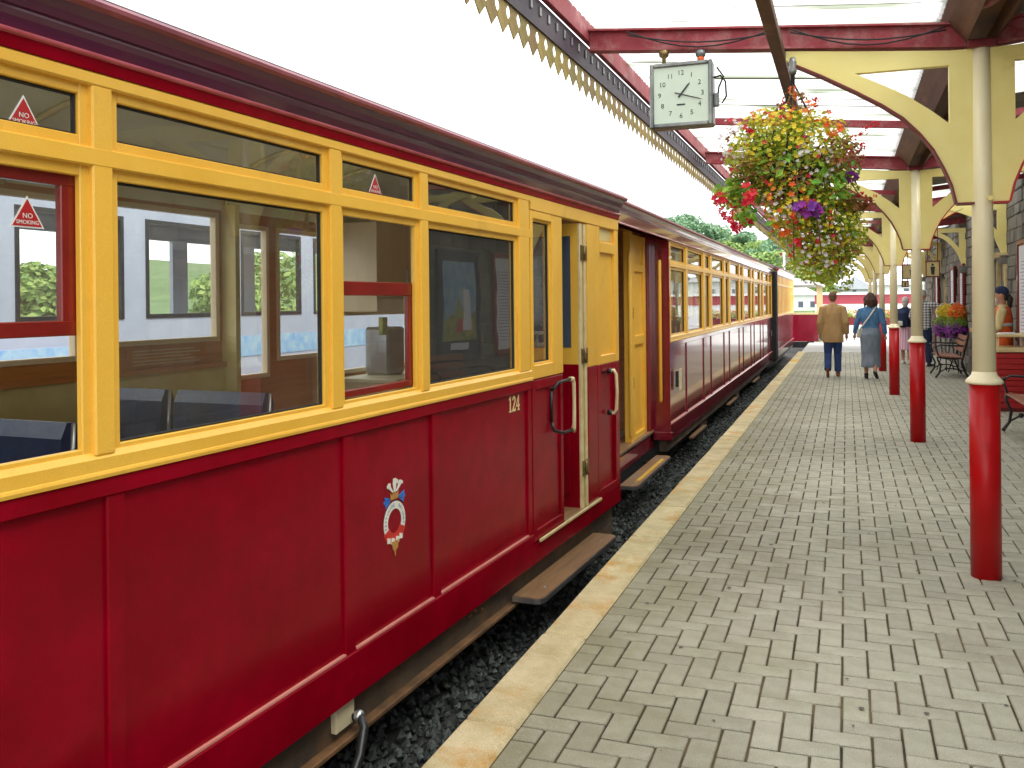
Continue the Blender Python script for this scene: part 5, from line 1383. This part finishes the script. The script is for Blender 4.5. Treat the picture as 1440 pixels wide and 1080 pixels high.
# -- staff member in the orange vest
def b5(t, J):
    trousers(t, J, 'navycloth'); shoes(t, J, 'shoe_black')
    sleeve_torso(t, J, 'tee', [(0, 0, .95, .165, .125), (0, 0, 1.1, .16, .125), (0, 0, 1.28, .18, .13), (0, -.005, 1.39, .18, .1), (0, -.01, 1.45, .1, .075), (0, -.01, 1.47, .068, .068)], 'tee_shirt', .12, (.068, .062, .058))
    m = MB(); m.loft([(0, 0, .8, .195, .155), (0, 0, .95, .185, .15), (0, 0, 1.1, .178, .145), (0, 0, 1.28, .192, .146), (0, -.005, 1.4, .165, .115), (0, -.012, 1.44, .12, .09)]); v = remeshed(m, 'safety_vest', 'vest', t, .012, 2)
    for z0, rx, ry in ((1.0, .189, .154), (1.15, .187, .152)):
        MB().loft([(0, 0, z0, rx, ry), (0, 0, z0 + .05, rx, ry)], 28).build('reflective_band', 'silver', v)
    H_ = J['H']; rot = J['rot']
    m = MB(); m.ball(H_(0, -.012, .045), .085, .1, .085, 16, 10, rot); m.tube([H_(0, .07, .045), H_(0, .12, .035), H_(0, .145, .025)], [.05, .045, .02], 8, sq=(1, .2)); remeshed(m, 'cap', 'navycloth', t, .009, 1)
    m = MB(); m.ball(H_(0, .055, -.075), .052, .05, .05, 12, 8, rot); m.ball(H_(0, .06, -.11), .035, .035, .05, 12, 8, rot); remeshed(m, 'beard', 'hair_white', t, .009, 1)
    m = MB(); m.tube([H_(0, -.09, .0), H_(0, -.125, -.06), H_(0, -.115, -.17), H_(0, -.1, -.26)], [.035, .042, .034, .012], 8); m.ball(H_(0, -.06, -.03), .07, .05, .06, 12, 8, rot); remeshed(m, 'hair', 'hair_dark', t, .01, 1)
person('staff member in orange safety vest and black cap behind the kiosk counter', (2.17, 14.5, 0), R(82), 1.72,
       [((-.085, 0, .88), (-.1, .03, .47), (-.12, .0, .085), (-.2, 1, 0)), ((.085, 0, .88), (.1, .02, .47), (.12, .0, .085), (.2, 1, 0))],
       [((-.185, 0, 1.38), (-.23, .06, 1.12), (-.16, .3, 1.1)), ((.185, 0, 1.38), (.23, .06, 1.12), (.16, .3, 1.1))], b5, 0, True)

# ------------------------------------------------------------------ background: hill with trees, houses, the far yard
def hill_z(x, y):
    a = max(0., min(1., (y - 150) / 110)); a = a * a * (3 - 2 * a)
    top = 17.5 if x < -36 else 17.5 - (x + 36) * .34
    top = max(1.5, top)
    return -.6 + a * top + (2.0 * math.sin(x * .07) * math.cos(y * .05) if y > 160 else 0) * a
V_, F = [], []; nx, ny = 50, 26
for j in range(ny):
    for i in range(nx):
        x = -260 + i * 8; y = 140 + j * 9; V_.append((x, y, hill_z(x, y)))
for j in range(ny - 1):
    for i in range(nx - 1): a = j * nx + i; F.append((a, a + 1, a + nx + 1, a + nx))
M['hill'] = pm('hill_grass', (.12, .18, .06), .9, (.07, .12, .04), .15)
MB().add(V_, F, True).build('hill', 'hill', kind='structure')
M['tree_a'] = leaf_mat('tree_leaves_bright', [(.12, .22, .06), (.23, .34, .09), (.32, .42, .12), (.17, .28, .08)], .7, .25)
M['tree_b'] = leaf_mat('tree_leaves_teal', [(.09, .21, .12), (.16, .29, .16), (.22, .36, .18), (.12, .24, .14)], .7, .25)
M['tree_c'] = leaf_mat('tree_leaves_dark', [(.04, .12, .12), (.07, .17, .15), (.11, .22, .17)], .7, .15)
M['bark'] = pm('bark', (.12, .09, .06), .9, (.07, .05, .035), 6)
def tree_proto(mat, seed, hgt=9., wid=5., lobes=14, pine=False):
    random.seed(seed); c = MB(); tr = MB()
    tr.tube([(0, 0, -1), (.1, 0, hgt * .3), (0, .1, hgt * .6), (.1, 0, hgt * .85)], [.35, .28, .18, .06], 7)
    for k in range(lobes):
        a = random.uniform(0, 6.28); r = wid * random.uniform(.15, .68); z = hgt * random.uniform(.32, .88)
        if pine: z = hgt * (.55 + .4 * k / lobes); r = wid * random.uniform(.2, .8) * (1.1 - .6 * k / lobes)
        ctr = Vector((r * math.cos(a), r * math.sin(a), z)); rad = wid * random.uniform(.28, .46) * (.6 if pine else 1)
        tr.tube([(0, 0, z * .6), (ctr.x * .5, ctr.y * .5, z * .85), tuple(ctr)], [.12, .08, .03], 5)
        for _ in range(190):
            p, d = rnd_in(rad, rad, rad * (.4 if pine else .75), .7); leaf(c, ctr + p, random.uniform(.25, .5), d + Vector((0, 0, .5)) + Vector([random.gauss(0, .4) for _ in range(3)]), .6, .2)
    return c.mesh('crown', mat), tr.mesh('trunk', 'bark')
protos = [tree_proto('tree_a', 3), tree_proto('tree_b', 4, 10, 5.5), tree_proto('tree_a', 5, 8, 5.5, 12), tree_proto('tree_b', 6, 9, 4.6), tree_proto('tree_c', 8, 12, 5, 9, True)]
random.seed(21)
spots = []
rows = [(166, 8), (184, 7), (204, 7), (224, 7), (244, 7), (262, 8)]
for ri, (yy, dx) in enumerate(rows):
    x = -62 - ri * 3
    while x < 16:
        spots.append((x + random.uniform(-2, 2), yy + random.uniform(-5, 5), ri)); x += dx
tl = ['pale green tree', 'tall blue green tree', 'low pale green tree', 'narrow blue green tree']
def tree(pi, x, y, z, s, label, group):
    t = thing('hillside_tree', label, 'tree', (x, y, z), random.uniform(0, 6.28), group); t.scale = (s, s, s * random.uniform(.9, 1.12))
    link('crown', protos[pi][0], t); link('trunk', protos[pi][1], t)
rown = ['lowest row on the hill', 'second row up the hill', 'third row up the hill', 'fourth row up the hill', 'fifth row up the hill', 'skyline row']
ordn = 'first second third fourth fifth sixth seventh eighth ninth tenth eleventh twelfth thirteenth'.split()
cnt = {}
for x, y, ri in spots:
    k = random.choice((0, 0, 1, 1, 2, 3)); s = random.uniform(.8, 1.2) * (.8 if x > -5 else 1)
    u = 765 + (x * math.cos(PSI) + y * math.sin(PSI)) / (-x * math.sin(PSI) + y * math.cos(PSI)) * 1240
    if u < 905 or u > 1165: continue
    cnt[ri] = cnt.get(ri, -1) + 1
    tree(k, x, y, hill_z(x, y) - .6, s, tl[k] + ', ' + ordn[min(cnt[ri], 12)] + ' from left in ' + rown[ri], 'broadleaf trees covering the hillside')
tree(4, -45.5, 262, hill_z(-45, 262) - 1, 1.05, 'tall dark pine standing above the hill skyline', None)
tree(4, -35, 268, hill_z(-35, 268) - 4, .9, 'smaller dark pine right of the tall one on the skyline', None)

def house(label, x, y, z, w, d, h, rise, wall, roof_, wins, name='house', rz=0, fasc=None):
    t = thing(name, label, 'building', (x, y, z), rz)
    bx('walls', wall, t, -w / 2, w / 2, 0, d, 0, h)
    m = MB(); m.prism([(-w / 2 - .3, h), (w / 2 + .3, h), (0, h + rise)], 'y', -.35, d + .3) if rise > 0 else m.box(-w / 2 - .2, w / 2 + .2, -.2, d + .2, h, h - rise)
    m.build('roof', roof_, t)
    if rise > 0: MB().prism([(-w / 2 + .05, h + .001), (w / 2 - .05, h + .001), (0, h + rise * .94)], 'y', -.42, -.36).build('gable', wall, t)
    for a, b, c_, e_ in wins:
        f = bx('window', 'bwhite', t, a, b, -.06, .02, c_, e_); pane_ = MB().add([(a + .08, -.065, c_ + .08), (b - .08, -.065, c_ + .08), (b - .08, -.065, e_ - .08), (a + .08, -.065, e_ - .08)], [(0, 1, 2, 3)]).build('pane', 'pane_dark', f)
    if fasc: bx('fascia', 'bred', t, -w / 2 - .01, w / 2 + .01, -.04, .0, fasc[0], fasc[1])
    return t
house('long low white building with a broad red fascia beyond the platform end', 5.2, 56, -.73, 14, 6, 2.55, -.15, 'bwhite', 'bwhite', [(-5.6 + q * 2.1, -4.6 + q * 2.1, .3, 1.3) for q in range(6)], 'yard_building', 0, (2.0, 2.55))
house('pale grey gabled house with dark windows behind the yard', 1.6, 190, -.73, 7, 9, 4.2, 2.6, 'bgrey', 'slate', [(-2.6, -1.4, 1, 2.4), (-.6, .6, 1, 2.4), (1.4, 2.6, 1, 2.4), (-.5, .5, 3.2, 4.4)])
house('white terrace house with many windows behind the far columns', 17, 150, -.73, 10, 8, 5.4, 2.2, 'bwhite', 'slate', [(-4 + q * 2, -3 + q * 2, .8 + r_ * 2.2, 2 + r_ * 2.2) for q in range(4) for r_ in range(2)])
house('tall pale house right of the white terrace', 29, 160, -.73, 10, 8, 6.5, 2.2, 'bgrey', 'slate', [(-4 + q * 2, -3 + q * 2, .8 + r_ * 2.2, 2 + r_ * 2.2) for q in range(4) for r_ in range(2)])
house('small white cottage at the foot of the hill left of the gabled house', -8, 160, -.73, 8, 8, 3.0, 2.0, 'bwhite', 'bwhite', [(-3, -2, .8, 2), (0, 1, .8, 2), (2, 3, .8, 2)])

house('white gabled house between the grey house and the terrace', 9, 165, -.73, 9, 8, 4.6, 2.4, 'bwhite', 'slate', [(-3.6 + q * 2, -2.6 + q * 2, .8 + r_ * 2.1, 2 + r_ * 2.1) for q in range(4) for r_ in range(2)])
house('wide white villa at the right behind the far columns', 40, 165, -.73, 12, 8, 6, 2.4, 'bwhite', 'slate', [(-5 + q * 2.4, -3.8 + q * 2.4, .8 + r_ * 2.4, 2.2 + r_ * 2.4) for q in range(4) for r_ in range(2)])
def trough(label, x0, x1, y, z):
    t = thing('flower_trough', label, 'planter', ((x0 + x1) / 2, y, z), 0, 'flower troughs beyond the platform'); w = (x1 - x0) / 2
    bx('trough_box', 'maroon', t, -w, w, -.18, .18, .0, .32, .01)
    for x in (-w + .1, w - .1): bx('trough_leg', 'black', t, x - .04, x + .04, -.15, .15, -z - .012, 0)
    for mt, n_, s in (('leaf_mid', 500, .05), ('leaf_lime', 260, .05), ('fl_red', 130, .05), ('fl_yellow', 60, .045)):
        m = MB()
        for _ in range(n_):
            p = Vector((random.uniform(-w, w), random.uniform(-.2, .2), .34 + random.random() ** 1.5 * .36)); (flower if mt[:2] == 'fl' else leaf)(m, p, s * random.uniform(.7, 1.2), Vector((random.gauss(0, .5), -.6 + random.gauss(0, .4), 1)))
        m.build('flowers' if mt[:2] == 'fl' else 'foliage', mt, t, kind='stuff')
trough('flower trough of red and yellow blooms left of the walking man', -.9, .9, 44, .35)
trough('flower trough of red and yellow blooms between the walking couple', 1.0, 2.7, 44, .35)
def bush(label, x, y, z, r, mat='tree_a', group=None, n_=2500):
    t = thing('shrub', label, 'shrub', (x, y, z), 0, group); m = MB()
    for _ in range(7):
        c = Vector((random.uniform(-.5, .5) * r, random.uniform(-.5, .5) * r, r * random.uniform(.4, .9)))
        for _ in range(n_ // 7): p, d = rnd_in(r * .55, r * .55, r * .5, .6); leaf(m, c + p, r * random.uniform(.022, .045), d + Vector((0, 0, .5)))
    m.build('foliage', mat, t)
    m = MB()
    for q in range(4): a = q * 1.57; m.tube([(0, 0, -.1), (r * .3 * math.cos(a), r * .3 * math.sin(a), r * .6)], [.05 * r, .02 * r], 5)
    m.build('stem', 'bark', t)
random.seed(5)
bush('round clipped green shrub in a tub beyond the third column', 3.4, 40, .35, .62, 'tree_b'); bush('bright green shrub seen through the end vehicle', -1.7, 46, -.7, 1.5, 'tree_a')
tb2 = thing('shrub_tub', 'dark tub holding the round clipped shrub', 'tub', (3.4, 40, -.012)); MB().lathe([(.3, 0), (.36, .42), (.33, .42)], 16).build('tub', 'wood', tb2)
def lamp(label, x, y, h):
    t = thing('street_lamp', label, 'lamp post', (x, y, -.72)); MB().lathe([(.07, 0), (.07, .5), (.045, .6), (.035, h)], 10).build('post', 'bwhite', t)
    MB().ball((0, 0, h + .16), .17, n=14, m=10).build('globe', 'white', t)
lamp('white globe lamp post showing above the second carriage end', -4.5, 42, 3.35)
pl_ = thing('telegraph_pole', 'thin white pole in front of the wooded hill', 'pole', (-6.4, 100, -.72)); MB().lathe([(.14, 0), (.1, 7.2)], 8).build('shaft', 'bwhite', pl_)
MB().ball((0, 0, 7.3), .16, n=8, m=6).build('finial', 'bwhite', pl_)

# ---- what shows through the train windows: another carriage and shrubs on the far side
nc = thing('neighbouring_carriage', 'pale grey carriage with rounded windows seen through the train windows', 'carriage', (-7.0, 0, 0))
wops = [(-3.4 + q * 1.55, -2.15 + q * 1.55, 1.45, 2.5) for q in range(16)]
wall_open(-.06, 0, -4, 22, .35, 2.9, wops).build('near_side', 'van', nc); wall_open(-2.2, -2.14, -4, 22, .35, 2.9, wops).build('far_side', 'van', nc)
bx('roof', 'van', nc, -2.25, .05, -4.05, 22.05, 2.9, 3.05, .05); bx('waist_stripe', 'poster_sky', nc, .0, .006, -3.9, 21.9, .95, 1.2); bx('floor', 'roofgrey', nc, -2.14, -.06, -4, 22, .3, .38)
for a, b, c_, d in wops:
    m = MB(); bead(m, a, b, c_, d, -.05, .012, .045); f = m.build('window_frame', 'black', nc); pane(f, 'glass_far', -.03, a + .02, b - .02, c_ + .02, d - .02)
for q in range(6): bx('bogie', 'black', nc, -1.8, -.2, -3 + q * 4.2, -1 + q * 4.2, -.72, .3, .05)
random.seed(9)
for q in range(8):
    tree((0, 2, 1, 0, 2, 0, 1, 2)[q], -27 - random.uniform(0, 8), 6 + q * 7.5, -.8, random.uniform(.42, .6), '%s tree beyond the pale carriage, %s from the near end of the row' % (tl[(0, 2, 1, 0, 2, 0, 1, 2)[q]].replace(' tree', ''), ordn[q]), 'trees beyond the pale carriage')
